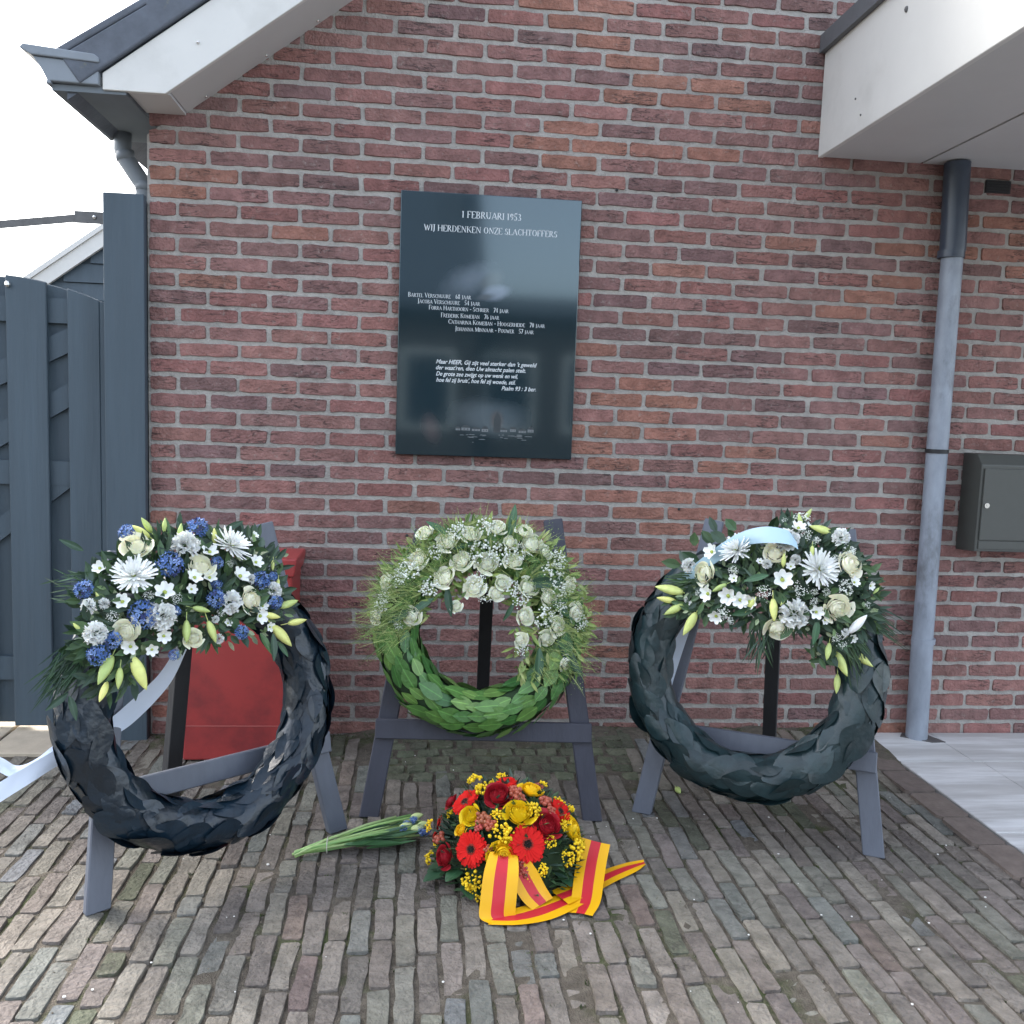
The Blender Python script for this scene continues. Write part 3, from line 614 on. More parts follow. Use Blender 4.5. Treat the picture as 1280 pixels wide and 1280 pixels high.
# ================================================================ easels
def easel(mx, my, yaw, spread, mm, label, back_mat=M_dark, left_top=.955):
    E = empty('easel', mtx=Matrix.Translation((mx, my, 0)) @ Matrix.Rotation(yaw, 4, 'Z')); tag(E, label, 'easel', 'wreath easels')
    ln = .22; Hh = .955
    for s in (-1, 1):
        Hh = min(.955, left_top+.05) if s > 0 else left_top; lg = MB(); a = Vector((s*.355, 0, 0)); xt = .355-.157*Hh; b = Vector((s*xt, math.tan(ln)*Hh, Hh)); d = (b-a).normalized(); sx = Vector((1, 0, 0)); sx = (sx-d*sx.dot(d)).normalized(); sy = d.cross(sx)
        q = [a+sx*i*.031+sy*j*.0125 for i, j in ((-1, -1), (1, -1), (1, 1), (-1, 1))]; q2 = [p+(b-a) for p in q]
        for p in q: p -= d*((p.z-0)/d.z)          # cut level with the ground
        lg.add(q+q2, [(3, 2, 1, 0), (4, 5, 6, 7), (0, 1, 5, 4), (1, 2, 6, 5), (2, 3, 7, 6), (3, 0, 4, 7)]); bevel(lg.build('leg', mm, E), .003, 1)
    zb = .275; yb = math.tan(ln)*zb-.026; br = MB()
    br.box(-.345, .345, -.011, .011, -.031, .031, M=Matrix.Translation((0, yb, zb)) @ Matrix.Rotation(-ln, 4, 'X')); bevel(br.build('crossbar', mm, E), .003, 1)
    zb = .80; br = MB(); br.box(-.225, .225, -.011, .011, -.03, .03, M=Matrix.Translation((0, math.tan(ln)*zb+.026, zb)) @ Matrix.Rotation(-ln, 4, 'X')); br.build('top_rail', mm, E)
    bl = MB(); a = Vector((0, spread, 0)); b = Vector((0, .24, .85)); d = (b-a).normalized(); sx = Vector((1, 0, 0)); sy = d.cross(sx)
    q = [a+sx*i*.023+sy*j*.02 for i, j in ((-1, -1), (1, -1), (1, 1), (-1, 1))]; q2 = [p+(b-a) for p in q]
    gzz = gz(mx-math.sin(yaw)*spread, my+math.cos(yaw)*spread)
    for p in q: p -= d*((p.z-gzz)/d.z)
    bl.add(q+q2, [(3, 2, 1, 0), (4, 5, 6, 7), (0, 1, 5, 4), (1, 2, 6, 5), (2, 3, 7, 6), (3, 0, 4, 7)]); bevel(bl.build('back_leg', back_mat, E), .002, 1)
    return E
easel(.401, -1.05, .665, .40, M_easel, 'blue grey wooden easel carrying the wreath with blue and white flowers', left_top=.88)
easel(1.126, -.752, -.059, .68, M_easel2, 'charcoal wooden easel carrying the all-green wreath', left_top=.89)
easel(1.974, -.875, -.456, .50, M_easel, 'blue grey wooden easel carrying the wreath with pale blue ribbon')

# ================================================================ flower and leaf meshes (radius 1, facing +Z)
def petal(mb, fn, na=3, nb=4, mi=0, col=None): mb.grid(fn, na, nb, mi, col)
def rose_mesh(name, M_, seed, open_=1.0):
    """petals set in a spiral: closed and upright in the heart, wider and curling outwards at the rim"""
    random.seed(seed); mb = MB(); N = 22
    for k in range(N):
        q = k/(N-1); ph = k*2.35+R(-.15, .15); rr = (.12+.88*q**.95)*R(.95, 1.05); top = .52-.42*q**2+R(-.03, .03); wd = 1.55-.75*q; lean = .45*(1-q)**1.3; curl = .20*max(0, q-.5)*open_; w1, w2 = R(-.06, .06), R(0, 6)
        def fn(t, s):
            s = s*2-1; e = math.sin(t*math.pi/2)
            rad = rr*(.55+.45*e)*(1-lean*t**2)*(1+.09*s)+curl*t**4+.03*math.sin(s*4+w2)*t*q
            z = -.30+(top+.30)*t*(1-.16*abs(s)**3)-curl*.55*t**5+w1*s*t; a = ph+s*wd*(.7+.3*math.sin(t*2.2))
            return (rad*math.cos(a), rad*math.sin(a), z)
        mb.grid(fn, 4, 6)
    mb.ball((0, 0, -.05), .55, seg=10, rings=6, sz=.75)
    return mb.mesh(name, M_, True)
def mum_mesh(name, seed):
    random.seed(seed); mb = MB()
    for n, l_, el, z in ((26, 1.0, 4, -.08), (24, .93, 20, -.03), (20, .78, 38, .02), (15, .58, 56, .06), (10, .38, 74, .1)):
        for k in range(n):
            a = 6.283*(k+R(-.3, .3))/n; e = math.radians(el+R(-9, 9)); L = l_*R(.82, 1.06); w_ = .055*R(.8, 1.2)
            def fn(t, s, a=a, e=e, L=L, w_=w_, z=z):
                s = s*2-1; r = L*t; zz = z+r*math.sin(e)+.12*t*t*L; rr = r*math.cos(e)+.03; ww = w_*(.6+.9*t)*(1 if t < .9 else .5); o = s*ww
                return (rr*math.cos(a)-o*math.sin(a), rr*math.sin(a)+o*math.cos(a), zz+abs(s)*.03)
            mb.grid(fn, 3, 2)
    mb.ball((0, 0, .12), .12, 1, seg=7, rings=4)
    return mb.mesh(name, [M_whitep, M_eye], True)
def carn_mesh(name, seed, M_=None):
    random.seed(seed); mb = MB(); N = 46
    for k in range(N):
        z = 1-(k+.5)/N*1.15; rr = math.sqrt(max(0, 1-z*z)); a = k*2.39996+R(-.2, .2); d = Vector((rr*math.cos(a), rr*math.sin(a), z)); t1 = d.cross(Vector((R(-1, 1), R(-1, 1), R(-1, 1)))).normalized(); t2 = d.cross(t1); L = R(.85, 1.05)
        P = [d*.3]
        m_ = 6
        for i in range(m_+1):
            s = i/m_*2-1; P.append(d*(L+R(-.10, .08))+t1*s*.42+t2*(.10*math.sin(s*5+k)+R(-.05, .05)))
        mb.add(P, [(0, i+1, i+2) for i in range(m_)])
    return mb.mesh(name, M_ or M_whitep, True)
def lis_mesh(name, seed):
    random.seed(seed); mb = MB()
    for k in range(6):
        ph = 6.283*k/6+R(-.1, .1); lift = R(.35, .6)
        def fn(t, s, ph=ph, lift=lift):
            s = s*2-1; w_ = .66*(1-.62*max(0, (t-.55)/.45)**2); r = t*(1-.10*s*s*t); a = ph+s*w_
            return (r*math.cos(a), r*math.sin(a), lift*t*t+.10*s*s*t-.1+.02*(k % 2))
        petal(mb, fn, 4, 3)
    mb.ball((0, 0, .02), .22, 1, seg=7, rings=4)
    return mb.mesh(name, [M_whitep, M_eye], True)
def hya_mesh(name, seed):
    random.seed(seed); mb = MB(); N = 30
    for k in range(N):
        z = 1-(k+.5)/N*1.2; rr = math.sqrt(max(0, 1-z*z)); a = k*2.39996; d = Vector((rr*math.cos(a), rr*math.sin(a), z*.9+R(-.1, .1))); c = d*R(.7, 1.0); nn = d.normalized(); t1 = nn.orthogonal().normalized(); t2 = nn.cross(t1)
        col = jit(random.choice(((.07, .15, .38), (.12, .22, .48), (.05, .11, .30), (.20, .30, .55), (.05, .07, .20))), .2)
        for i in range(5):
            an = 6.283*i/5+R(-.2, .2); u = t1*math.cos(an)+t2*math.sin(an); v = nn.cross(u); L = R(.24, .36)
            mb.add([c, c+u*L*.6+v*.10, c+u*L+nn*.12, c+u*L*.6-v*.10], [(0, 1, 2, 3)], 0, col)
    return mb.mesh(name, M_blue)
def bud_mesh(name, M_):
    mb = MB(); seg, n = 9, 9; vs_ = []
    for i in range(n+1):
        t = i/n; r = .37*math.sin(math.pi*min(1, (t*.93+.07)))**.75*(1.12-.35*t)+.012
        if i == n: r = .02
        for k in range(seg): vs_.append(((r*(1-.16*(k % 3 == 0)))*math.cos(2*math.pi*k/seg), (r*(1-.16*(k % 3 == 0)))*math.sin(2*math.pi*k/seg), -1+2*t))
    mb.add(vs_, [(i*seg+k, i*seg+(k+1) % seg, (i+1)*seg+(k+1) % seg, (i+1)*seg+k) for i in range(n) for k in range(seg)]+[tuple(range(seg))[::-1], tuple(range(n*seg, n*seg+seg))])
    mb.tube([(0, 0, -1), (.02, 0, -1.8)], .04, 5)
    return mb.mesh(name, M_, True)
def cloud_mesh(name, M_, n, r, seed, flat=.7):
    random.seed(seed); mb = MB()
    for i in range(n):
        v = Vector((random.gauss(0, 1), random.gauss(0, 1), random.gauss(0, 1))).normalized()*R(.25, 1)**.6; v.z = abs(v.z)*flat+R(-.1, .1); mb.ball(v, r*R(.6, 1.3), seg=5, rings=3)
    return mb.mesh(name, M_, True)
def hyp_mesh(name, seed):
    random.seed(seed); mb = MB()
    for i in range(11):
        a = i*2.4; rr = .75*math.sqrt(i/11); mb.ball((rr*math.cos(a), rr*math.sin(a), R(-.1, .5)), R(.26, .34), seg=8, rings=6, sz=1.2)
    return mb.mesh(name, M_hyp, True)
def ger_mesh(name, seed):
    random.seed(seed); mb = MB()
    for n, l_, el, z in ((26, 1.0, 6, -.03), (24, .88, 14, .0)):
        for k in range(n):
            a = 6.283*(k+R(-.15, .15))/n; e = math.radians(el+R(-4, 5)); L = l_*R(.94, 1.03)
            def fn(t, s, a=a, e=e, L=L, z=z):
                s = s*2-1; r = .2+(L-.2)*t; ww = .135*math.sin(math.pi*(.18+.62*t)) if t < .95 else .06; o = s*ww
                return (r*math.cos(a)-o*math.sin(a), r*math.sin(a)+o*math.cos(a), z+r*math.sin(e)-.10*t*t+.03*abs(s))
            mb.grid(fn, 4, 2)
    for i in range(60):
        rr = .30*math.sqrt((i+.5)/60); a = i*2.39996; mb.ball((rr*math.cos(a), rr*math.sin(a), .10+.05*(rr < .2)), .035, 2 if rr > .19 else 1, seg=5, rings=3)
    return mb.mesh(name, [M_gred, M_gdark, M_geye], True)
def leaf_mesh(name, M_, L=1.0, W=.38, fold=.22, bend=.18, seed=1, na=6, wav=.0, wrap=0.0):
    random.seed(seed); mb = MB()
    def fn(t, s):
        s = s*2-1; w_ = W*.5*math.sin(math.pi*(t*.94+.03))**.8*(1.08-.3*t); return (s*w_+wav*math.sin(t*9+s*2)*.5, L*t, fold*w_*abs(s)-wrap*(s*w_)**2-bend*t*t*L+wav*math.sin(t*11+s*3+seed))
    mb.grid(fn, na, 4)
    return mb.mesh(name, M_, True)
ME = {}
ME['rose'] = [rose_mesh('rose', M_cream, i, R(.85, 1.05)) for i in range(4)]
ME['grose'] = [rose_mesh('rose', M_greenrose, 20+i, R(.8, 1.0)) for i in range(5)]
ME['rrose'] = [rose_mesh('rose', M_rred, 40+i) for i in range(3)]
ME['yrose'] = [rose_mesh('rose', M_yel, 50+i) for i in range(3)]
ME['mum'] = [mum_mesh('chrysanthemum', 5+i) for i in range(2)]
ME['carn'] = [carn_mesh('carnation', 9+i) for i in range(3)]
ME['lis'] = [lis_mesh('lisianthus', 12+i) for i in range(3)]
ME['hya'] = [hya_mesh('hyacinth', 15+i) for i in range(3)]
ME['bud'] = [bud_mesh('lily_bud', M_bud)]; ME['wbud'] = [bud_mesh('white_bud', M_whitep)]
ME['gyp'] = [cloud_mesh('gypsophila', M_gyp, 80, .078, 30+i) for i in range(3)]
ME['sol'] = [cloud_mesh('solidago', M_sol, 46, .15, 33+i) for i in range(3)]
ME['hyp'] = [hyp_mesh('hypericum', 36+i) for i in range(2)]
ME['ger'] = [ger_mesh('gerbera', 38+i) for i in range(2)]
ME['bigleaf'] = [leaf_mesh('leaf', M_bigleaf, 2, .62, .3, .1, 3+i) for i in range(2)]
NAME = dict(rose='rose', grose='rose', rrose='rose', yrose='rose', mum='chrysanthemum', carn='carnation', lis='lisianthus', hya='hyacinth', bud='lily_bud', wbud='flower_bud', gyp='gypsophila', sol='solidago', hyp='hypericum', ger='gerbera', bigleaf='leaf')
random.seed(11)
def place(kind, parent, p, nrm, s, ang=None):
    nrm = Vector(nrm).normalized()
    if ang is not None and kind in ('bud', 'wbud', 'bigleaf'):
        a = math.radians(ang); ax = (Vector((math.cos(a), math.sin(a), 0))+nrm*(.22 if kind != 'bigleaf' else .12)).normalized()
        if kind == 'bigleaf':
            z = (nrm-ax*nrm.dot(ax)).normalized(); x = ax.cross(z); M_ = Matrix((x, ax, z)).transposed().to_4x4(); p = Vector(p)-ax*s
        else: M_ = ax.to_track_quat('Z', 'Y').to_matrix().to_4x4() @ Matrix.Rotation(R(0, 6.28), 4, 'Z')
    else: M_ = nrm.to_track_quat('Z', 'Y').to_matrix().to_4x4() @ Matrix.Rotation(R(0, 6.28), 4, 'Z')
    M_ = Matrix.Translation(p) @ M_ @ Matrix.Diagonal((s, s, s*(.9 if kind in ('mum', 'ger') else 1), 1))
    return link(NAME[kind], random.choice(ME[kind]), parent, None, M_)
def leafblade(mb, p, d, up, L, W, col, n=3, bend=.25):
    d = d.normalized(); s = d.cross(up); s = s.normalized() if s.length > 1e-4 else d.orthogonal().normalized(); u = s.cross(d)
    vs_ = []
    for i in range(n+1):
        t = i/n; c = p+d*L*t-u*bend*L*t*t; w_ = W*math.sin(math.pi*(.08+.9*t)); vs_ += [c-s*w_, c+u*w_*-.35, c+s*w_]
    fs = []
    for i in range(n):
        for j in range(2): fs.append((i*3+j, i*3+j+1, (i+1)*3+j+1, (i+1)*3+j))
    mb.add(vs_, fs, 0, col)
# flower positions on each wreath: kind, across, up, out, radius (m), direction (deg)
LEFT_FLOWERS=[
('mum',-0.22,0.351,0.172,0.0498),('mum',0.036,0.405,0.171,0.0497,20),('rose',-0.195,0.425,0.145,0.0312),('rose',-0.057,0.358,0.19,0.03),('rose',-0.251,0.221,0.185,0.0264),
('rose',0.062,0.259,0.204,0.0288),('carn',-0.081,0.414,0.168,0.03),('carn',-0.17,0.248,0.199,0.0308),('carn',-0.313,0.226,0.166,0.0242),('carn',0.001,0.262,0.207,0.0263),
('carn',0.134,0.277,0.193,0.019),('lis',-0.158,0.304,0.194,0.0213),('lis',-0.254,0.293,0.177,0.017),('lis',-0.248,0.186,0.185,0.0169),('lis',-0.081,0.332,0.196,0.0178),
('lis',-0.043,0.328,0.198,0.016),('lis',-0.027,0.393,0.179,0.0182),('lis',0.04,0.324,0.196,0.0205),('lis',0.095,0.356,0.182,0.0168),('lis',0.08,0.216,0.204,0.0186),
('lis',-0.173,0.2,0.2,0.0154),('carn',-0.321,0.292,0.154,0.0149),('lis',-0.285,0.378,0.139,0.0152),('hya',-0.212,0.257,0.192,0.0324),('hya',-0.13,0.369,0.181,0.0314),
('hya',-0.323,0.331,0.143,0.0225),('hya',-0.035,0.456,0.146,0.0286),('hya',-0.032,0.274,0.207,0.024),('hya',-0.313,0.178,0.165,0.0241),('hya',-0.282,0.206,0.176,0.0206),
('hya',0.134,0.247,0.196,0.0211),('hya',-0.2,0.462,0.111,0.0197),('hya',0.103,0.308,0.193,0.023),('hya',0.025,0.182,0.208,0.0183),('hya',-0.013,0.364,0.188,0.0162),
('hya',-0.152,0.152,0.2,0.0135),('bud',-0.231,0.119,0.182,0.0378,-72),('bud',-0.303,0.139,0.164,0.0335,-120),('bud',-0.275,0.115,0.169,0.0225,-100),('bud',-0.307,0.089,0.15,0.0224,-115),
('bud',-0.153,0.477,0.11,0.02,125),('bud',-0.173,0.461,0.122,0.0237,150),('bud',0.175,0.237,0.188,0.0256,12),('bud',0.144,0.155,0.192,0.0338,-60),('bud',0.199,0.187,0.182,0.0237,3),
('bud',0.116,0.212,0.2,0.0209,-20),('bud',-0.076,0.251,0.208,0.0197,-20),('bud',-0.056,0.193,0.209,0.0258,-80),('bud',-0.119,0.202,0.206,0.0253,-100),('bud',-0.001,0.434,0.159,0.0185,90),
('bud',-0.085,0.451,0.147,0.0202,75),('bud',-0.113,0.473,0.125,0.0161,80),('rose',-0.101,0.184,0.207,0.0196),('lis',-0.202,0.172,0.194,0.0133),]
MID_FLOWERS=[
('rose',-0.109,0.265,0.094,0.032),('rose',-0.039,0.289,0.094,0.0296),('rose',-0.198,0.206,0.092,0.0294),('rose',-0.065,0.204,0.101,0.0294),('rose',-0.115,0.154,0.101,0.0317),
('rose',-0.021,0.125,0.104,0.0317),('rose',-0.293,0.137,0.083,0.022),('rose',-0.319,0.032,0.077,0.0244),('rose',-0.208,0.035,0.095,0.0268),('rose',-0.179,0.291,0.085,0.0247),
('rose',0.015,0.202,0.102,0.0319),('rose',0.096,0.209,0.099,0.027),('rose',0.064,0.144,0.103,0.022),('rose',0.143,0.134,0.1,0.0294),('rose',0.047,0.11,0.104,0.022),
('rose',0.205,0.102,0.096,0.027),('rose',0.135,0.044,0.101,0.0268),('rose',0.293,0.06,0.084,0.0295),('rose',0.237,0.015,0.091,0.0269),('rose',0.203,-0.022,0.093,0.0244),
('rose',0.125,-0.029,0.099,0.0219),('rose',0.042,0.312,0.091,0.0272),('rose',0.085,0.268,0.095,0.0222),('rose',0.152,0.266,0.091,0.0346),('rose',0.127,0.305,0.088,0.0248),
('rose',0.195,0.242,0.09,0.0222),('rose',0.272,0.146,0.086,0.0222),('rose',0.265,-0.094,0.077,0.0245),('rose',-0.075,0.067,0.104,0.017),('gyp',-0.219,0.173,0.092,0.0416),
('gyp',-0.25,0.15,0.09,0.0318),('gyp',-0.158,0.121,0.1,0.0341),('gyp',-0.008,0.235,0.099,0.0417),('gyp',0.054,0.232,0.099,0.0393),('gyp',-0.012,0.142,0.104,0.0317),
('gyp',0.216,0.181,0.092,0.0394),('gyp',0.239,0.127,0.092,0.0344),('gyp',0.194,0.046,0.097,0.0367),('gyp',0.119,0.099,0.102,0.0318),('gyp',-0.078,0.296,0.092,0.0345),
('gyp',-0.307,0.061,0.081,0.0269),('gyp',-0.296,0.093,0.083,0.022),('gyp',0.015,0.311,0.092,0.0346),('gyp',0.111,0.239,0.096,0.032),('gyp',0.233,0.219,0.087,0.0297),
('gyp',0.307,0.029,0.08,0.0271),('gyp',0.128,-0.053,0.097,0.0219),('gyp',-0.142,0.232,0.095,0.027),('gyp',0.014,0.101,0.105,0.0244),('gyp',-0.249,0.01,0.09,0.017),
('gyp',0.093,0.128,0.103,0.0269),('gyp',0.243,0.071,0.092,0.027),('bigleaf',0.091,0.339,0.085,0.0447,80),('bigleaf',0.199,0.148,0.095,0.0541,5),('bigleaf',0.248,0.067,0.091,0.0417,-40),
('bigleaf',0.277,-0.079,0.077,0.0589,-55),('bigleaf',0.183,-0.105,0.088,0.0488,-92),('bigleaf',-0.098,0.081,0.103,0.0414,-80),('bigleaf',-0.18,0.067,0.098,0.0389,215),
('bigleaf',-0.245,0.034,0.091,0.0389,210),('bigleaf',-0.14,0.307,0.087,0.037,150),('bigleaf',-0.057,0.254,0.097,0.0319,200),('bigleaf',0.086,0.055,0.103,0.0293,240),
]
RIGHT_FLOWERS=[
('mum',-0.055,0.348,0.19,0.0494),('mum',0.178,0.311,0.192,0.0547),('rose',-0.144,0.269,0.188,0.0309),('rose',0.052,0.348,0.196,0.0278),('rose',0.258,0.336,0.166,0.0342),
('rose',0.235,0.208,0.185,0.0339),('rose',0.078,0.133,0.196,0.0321),('carn',0.082,0.384,0.184,0.0325),('carn',0.121,0.179,0.202,0.0364),('lis',0.081,0.271,0.208,0.0252),
('lis',-0.067,0.21,0.202,0.0233),('lis',-0.032,0.202,0.205,0.0209),('lis',-0.128,0.336,0.181,0.0214),('lis',-0.127,0.211,0.192,0.0213),('carn',-0.192,0.292,0.171,0.0192),
('lis',-0.098,0.148,0.188,0.0188),('lis',-0.005,0.2,0.207,0.0185),('carn',0.227,0.412,0.141,0.0231),('lis',0.111,0.429,0.159,0.0187),('lis',0.179,0.19,0.195,0.0181),
('lis',0.274,0.285,0.171,0.0136),('bud',-0.251,0.213,0.147,0.039,172),('bud',-0.258,0.183,0.138,0.0269,175),('bud',-0.231,0.154,0.145,0.0291,215),('bud',-0.178,0.116,0.156,0.036,-110),
('bud',0.064,0.182,0.206,0.0298,-80),('bud',0.172,0.431,0.146,0.0303,175),('bud',0.257,0.052,0.11,0.0345,-65),('bud',0.312,0.072,0.074,0.0324,-28),('bud',0.248,-0.009,0.06,0.0257,-92),
('wbud',0.293,0.17,0.159,0.0316,60),('bud',0.132,0.477,0.108,0.019,60),('bud',0.112,0.455,0.139,0.0188,110),('bud',0.002,0.196,0.207,0.0208,60),('bud',0.155,0.36,0.184,0.0161,-90),
('bud',-0.095,0.231,0.199,0.0211,220),('bud',0.08,0.329,0.2,0.0184,90),('bud',0.218,0.082,0.153,0.0228,-100),('gyp',0.116,0.461,0.132,0.0236),('gyp',0.128,0.411,0.167,0.0209),
('gyp',0.248,0.266,0.182,0.0249),('gyp',0.131,0.253,0.205,0.0228),('gyp',0.256,0.371,0.153,0.0206),('gyp',-0.076,0.162,0.195,0.0211),('gyp',0.033,0.231,0.21,0.0207),
('bigleaf',-0.018,0.168,0.202,0.0324,20),('bigleaf',0.008,0.27,0.208,0.0324,200),('bigleaf',-0.034,0.225,0.207,0.0302,150),('bigleaf',0.182,0.134,0.183,0.034,-95),
]
ARR=[
('ger',-0.122,-0.138,0.128,0.0448),('ger',0.029,-0.162,0.153,0.0488),('ger',-0.135,-0.002,0.204,0.0403),('ger',-0.21,0.037,0.105,0.0364),('ger',0.135,-0.049,0.195,0.0356),
('ger',-0.018,0.012,0.254,0.0294),('rrose',-0.045,-0.046,0.243,0.0375),('rrose',0.088,-0.116,0.185,0.0389),('rrose',-0.193,-0.083,0.079,0.0305),('rrose',-0.173,0.056,0.179,0.0229),
('yrose',0.009,-0.107,0.217,0.0389),('yrose',-0.037,-0.174,0.129,0.038),('yrose',-0.122,-0.07,0.195,0.0284),('yrose',0.053,-0.021,0.246,0.0313),('yrose',0.168,-0.065,0.149,0.0355),
('yrose',-0.15,-0.084,0.159,0.0174),('sol',-0.08,-0.001,0.238,0.0269),('sol',-0.105,0.069,0.24,0.023),('sol',-0.04,-0.146,0.173,0.0319),('sol',0.052,-0.097,0.217,0.0239),
('sol',-0.049,-0.108,0.209,0.0194),('sol',-0.121,-0.167,0.056,0.0275),('sol',-0.102,-0.181,0.03,0.0232),('sol',0.176,-0.096,0.106,0.0307),('sol',0.148,-0.133,0.097,0.0216),
('sol',-0.231,0.013,0.029,0.0204),('sol',0.068,-0.182,0.088,0.019),('sol',0.033,-0.196,0.064,0.0168),('sol',0.17,0.024,0.172,0.0183),('sol',-0.233,0.038,0.116,0.0182),
('sol',0.097,0.051,0.233,0.0138),('sol',-0.025,0.068,0.25,0.0161),('sol',0.137,-0.087,0.171,0.0176),('sol',0.097,-0.142,0.148,0.0172),('hyp',-0.089,-0.101,0.197,0.0238),
('hyp',-0.071,-0.122,0.189,0.0193),('hyp',0.007,-0.05,0.247,0.0199),('hyp',0.088,-0.053,0.225,0.0199),('hyp',-0.204,-0.022,0.104,0.02),('hyp',0.018,-0.191,0.089,0.0168),
('hyp',-0.1,-0.112,0.18,0.0172),('hyp',-0.004,-0.033,0.252,0.0155),('hyp',-0.076,-0.159,0.136,0.0148),('hyp',0.007,-0.186,0.108,0.0147),('hyp',0.104,-0.074,0.207,0.0154),
]

# ================================================================ wreaths
LEAN = .22
def wreath(c, yaw, Rr, r, leaf_mats, core, label, name_dims):
    u = Vector((math.cos(yaw), math.sin(yaw), 0)); b = Vector((-math.sin(yaw), math.cos(yaw), 0)); up = Vector((0, 0, 1))*math.cos(LEAN)+b*math.sin(LEAN); n = u.cross(up)
    M_ = Matrix((u, up, n)).transposed().to_4x4(); M_.translation = c
    W = empty('wreath', mtx=M_); tag(W, label, 'wreath', 'wreaths on easels')
    core_r = r*.86
    mb = MB(); mb.grid(lambda a, q: ((Rr+core_r*math.cos(q*6.2832))*math.cos(a*6.2832), (Rr+core_r*math.cos(q*6.2832))*math.sin(a*6.2832), core_r*math.sin(q*6.2832)), 60, 14); mb.build('ring', core, W, smooth=True)
    meshes, nth, phis, size, lift = name_dims
    k = 0
    for j, phd in enumerate(phis):
        ph = math.radians(phd)
        for i in range(nth):
            th = 6.2832*(i+(.5 if j % 2 else 0)+R(-.22, .22))/nth; pp = ph+R(-.12, .12); rr = r*R(.90, 1.0)
            cd = Vector((math.cos(th), math.sin(th), 0)); tg = Vector((math.sin(th), -math.cos(th), 0))        # clockwise
            nn = cd*math.cos(pp)+Vector((0, 0, 1))*math.sin(pp); p = cd*(Rr)+nn*rr
            sd_ = nn.cross(tg); d = (tg+nn*(lift*R(.3, 1.9))+sd_*R(-.28, .28)).normalized(); z = (nn-d*nn.dot(d)).normalized(); x = d.cross(z)
            s = size*R(.78, 1.18)
            mx = Matrix((x, d, z)).transposed().to_4x4(); mx.translation = p-tg*s*.5-nn*.003
            link('leaf', random.choice(meshes), W, None, mx @ Matrix.Diagonal((s*R(.82, 1.15), s, s, 1))); k += 1
    return W, M_
def dome_n(u, v, dome): return Vector(((u-dome[0])/dome[2]*.9, (v-dome[1])/dome[3]*.9, .75))
def dome_h(u, v, d):
    q = ((u-d[0])/d[2])**2+((v-d[1])/d[3])**2; return d[4]+d[5]*math.sqrt(max(0, 1-q))
def flowers(W, tab, dome, sub=None):
    for t in tab:
        k = t[0]; k = (sub or {}).get(k, k); nrm = dome_n(t[1], t[2], dome)+Vector((R(-.2, .2), R(-.2, .2), 0)); h = t[3]
        if k in ('gyp',): h -= .012
        place(k, W, (t[1], t[2], h-.3*t[4]*(k in ('rose', 'grose', 'carn', 'hya'))), nrm, t[4]*dict(mum=1.1, rose=1.25, grose=1.2, carn=1.2, lis=1.2, hya=1.05, gyp=1.15).get(k, 1.1), t[5] if len(t) > 5 else None)
def fillers(W, tab, dome, kinds, n, keep, smin, smax):
    pts = [(t[1], t[2], t[4]) for t in tab]; i = tries = 0
    while i < n and tries < 4000:
        tries += 1; a = R(0, 6.2832); q = math.sqrt(R(0, 1))*.86; u = dome[0]+dome[2]*q*math.cos(a); v = dome[1]+dome[3]*q*math.sin(a); s = R(smin, smax)
        if not keep(u, v) or any(math.hypot(u-x, v-y) < (s+r_)*.75 for x, y, r_ in pts): continue
        pts.append((u, v, s)); i += 1
        place(random.choice(kinds), W, (u, v, dome_h(u, v, dome)-.012), dome_n(u, v, dome)+Vector((R(-.3, .3), R(-.3, .3), 0)), s, R(0, 360))
GREENS = [(.032, .070, .034), (.045, .095, .038), (.022, .050, .030), (.065, .125, .048), (.05, .088, .06)]
PALE = [(.22, .30, .15), (.30, .36, .22), (.16, .24, .10)]
def foliage(W, dome, n, ext, Lr, Wr, pal, keep=None, hmin=.0, name='foliage'):
    mb = MB(); i = 0; tries = 0
    while i < n and tries < n*20:
        tries += 1
        a = R(0, 6.2832); q = math.sqrt(R(0, 1))*ext; u = dome[0]+dome[2]*q*math.cos(a); v = dome[1]+dome[3]*q*math.sin(a)
        if keep and not keep(u, v): continue
        h = dome_h(u, v, dome); p = Vector((u, v, hmin+(h-hmin)*R(.25, .93))); nn = dome_n(u, v, dome).normalized()
        d = (nn*R(.1, .8)+Vector((math.cos(a), math.sin(a), 0))*R(.0, .9)+Vector((R(-1, 1), R(-1, 1), R(-.4, .4)))*.75)
        leafblade(mb, p, d, Vector((R(-.3, .3), R(-.3, .3), 1)), R(*Lr), R(*Wr), jit(random.choice(pal), .25)); i += 1
    return mb.build(name, M_fol, W, kind='stuff')
def spray(W, base, d, spread, n, L, wd, pal, droop=.3, name='grass_spray'):
    mb = MB()
    for i in range(n):
        dd = (Vector(d).normalized()+Vector((R(-1, 1), R(-1, 1), R(-1, 1)))*spread); p = Vector(base)+Vector((R(-1, 1), R(-1, 1), R(-.5, .5)))*.035
        leafblade(mb, p, dd, Vector((0, 0, 1)), L*R(.5, 1.1), wd*R(.6, 1.3), jit(random.choice(pal), .25), n=4, bend=droop)
    return mb.build(name, M_fol, W, kind='stuff')
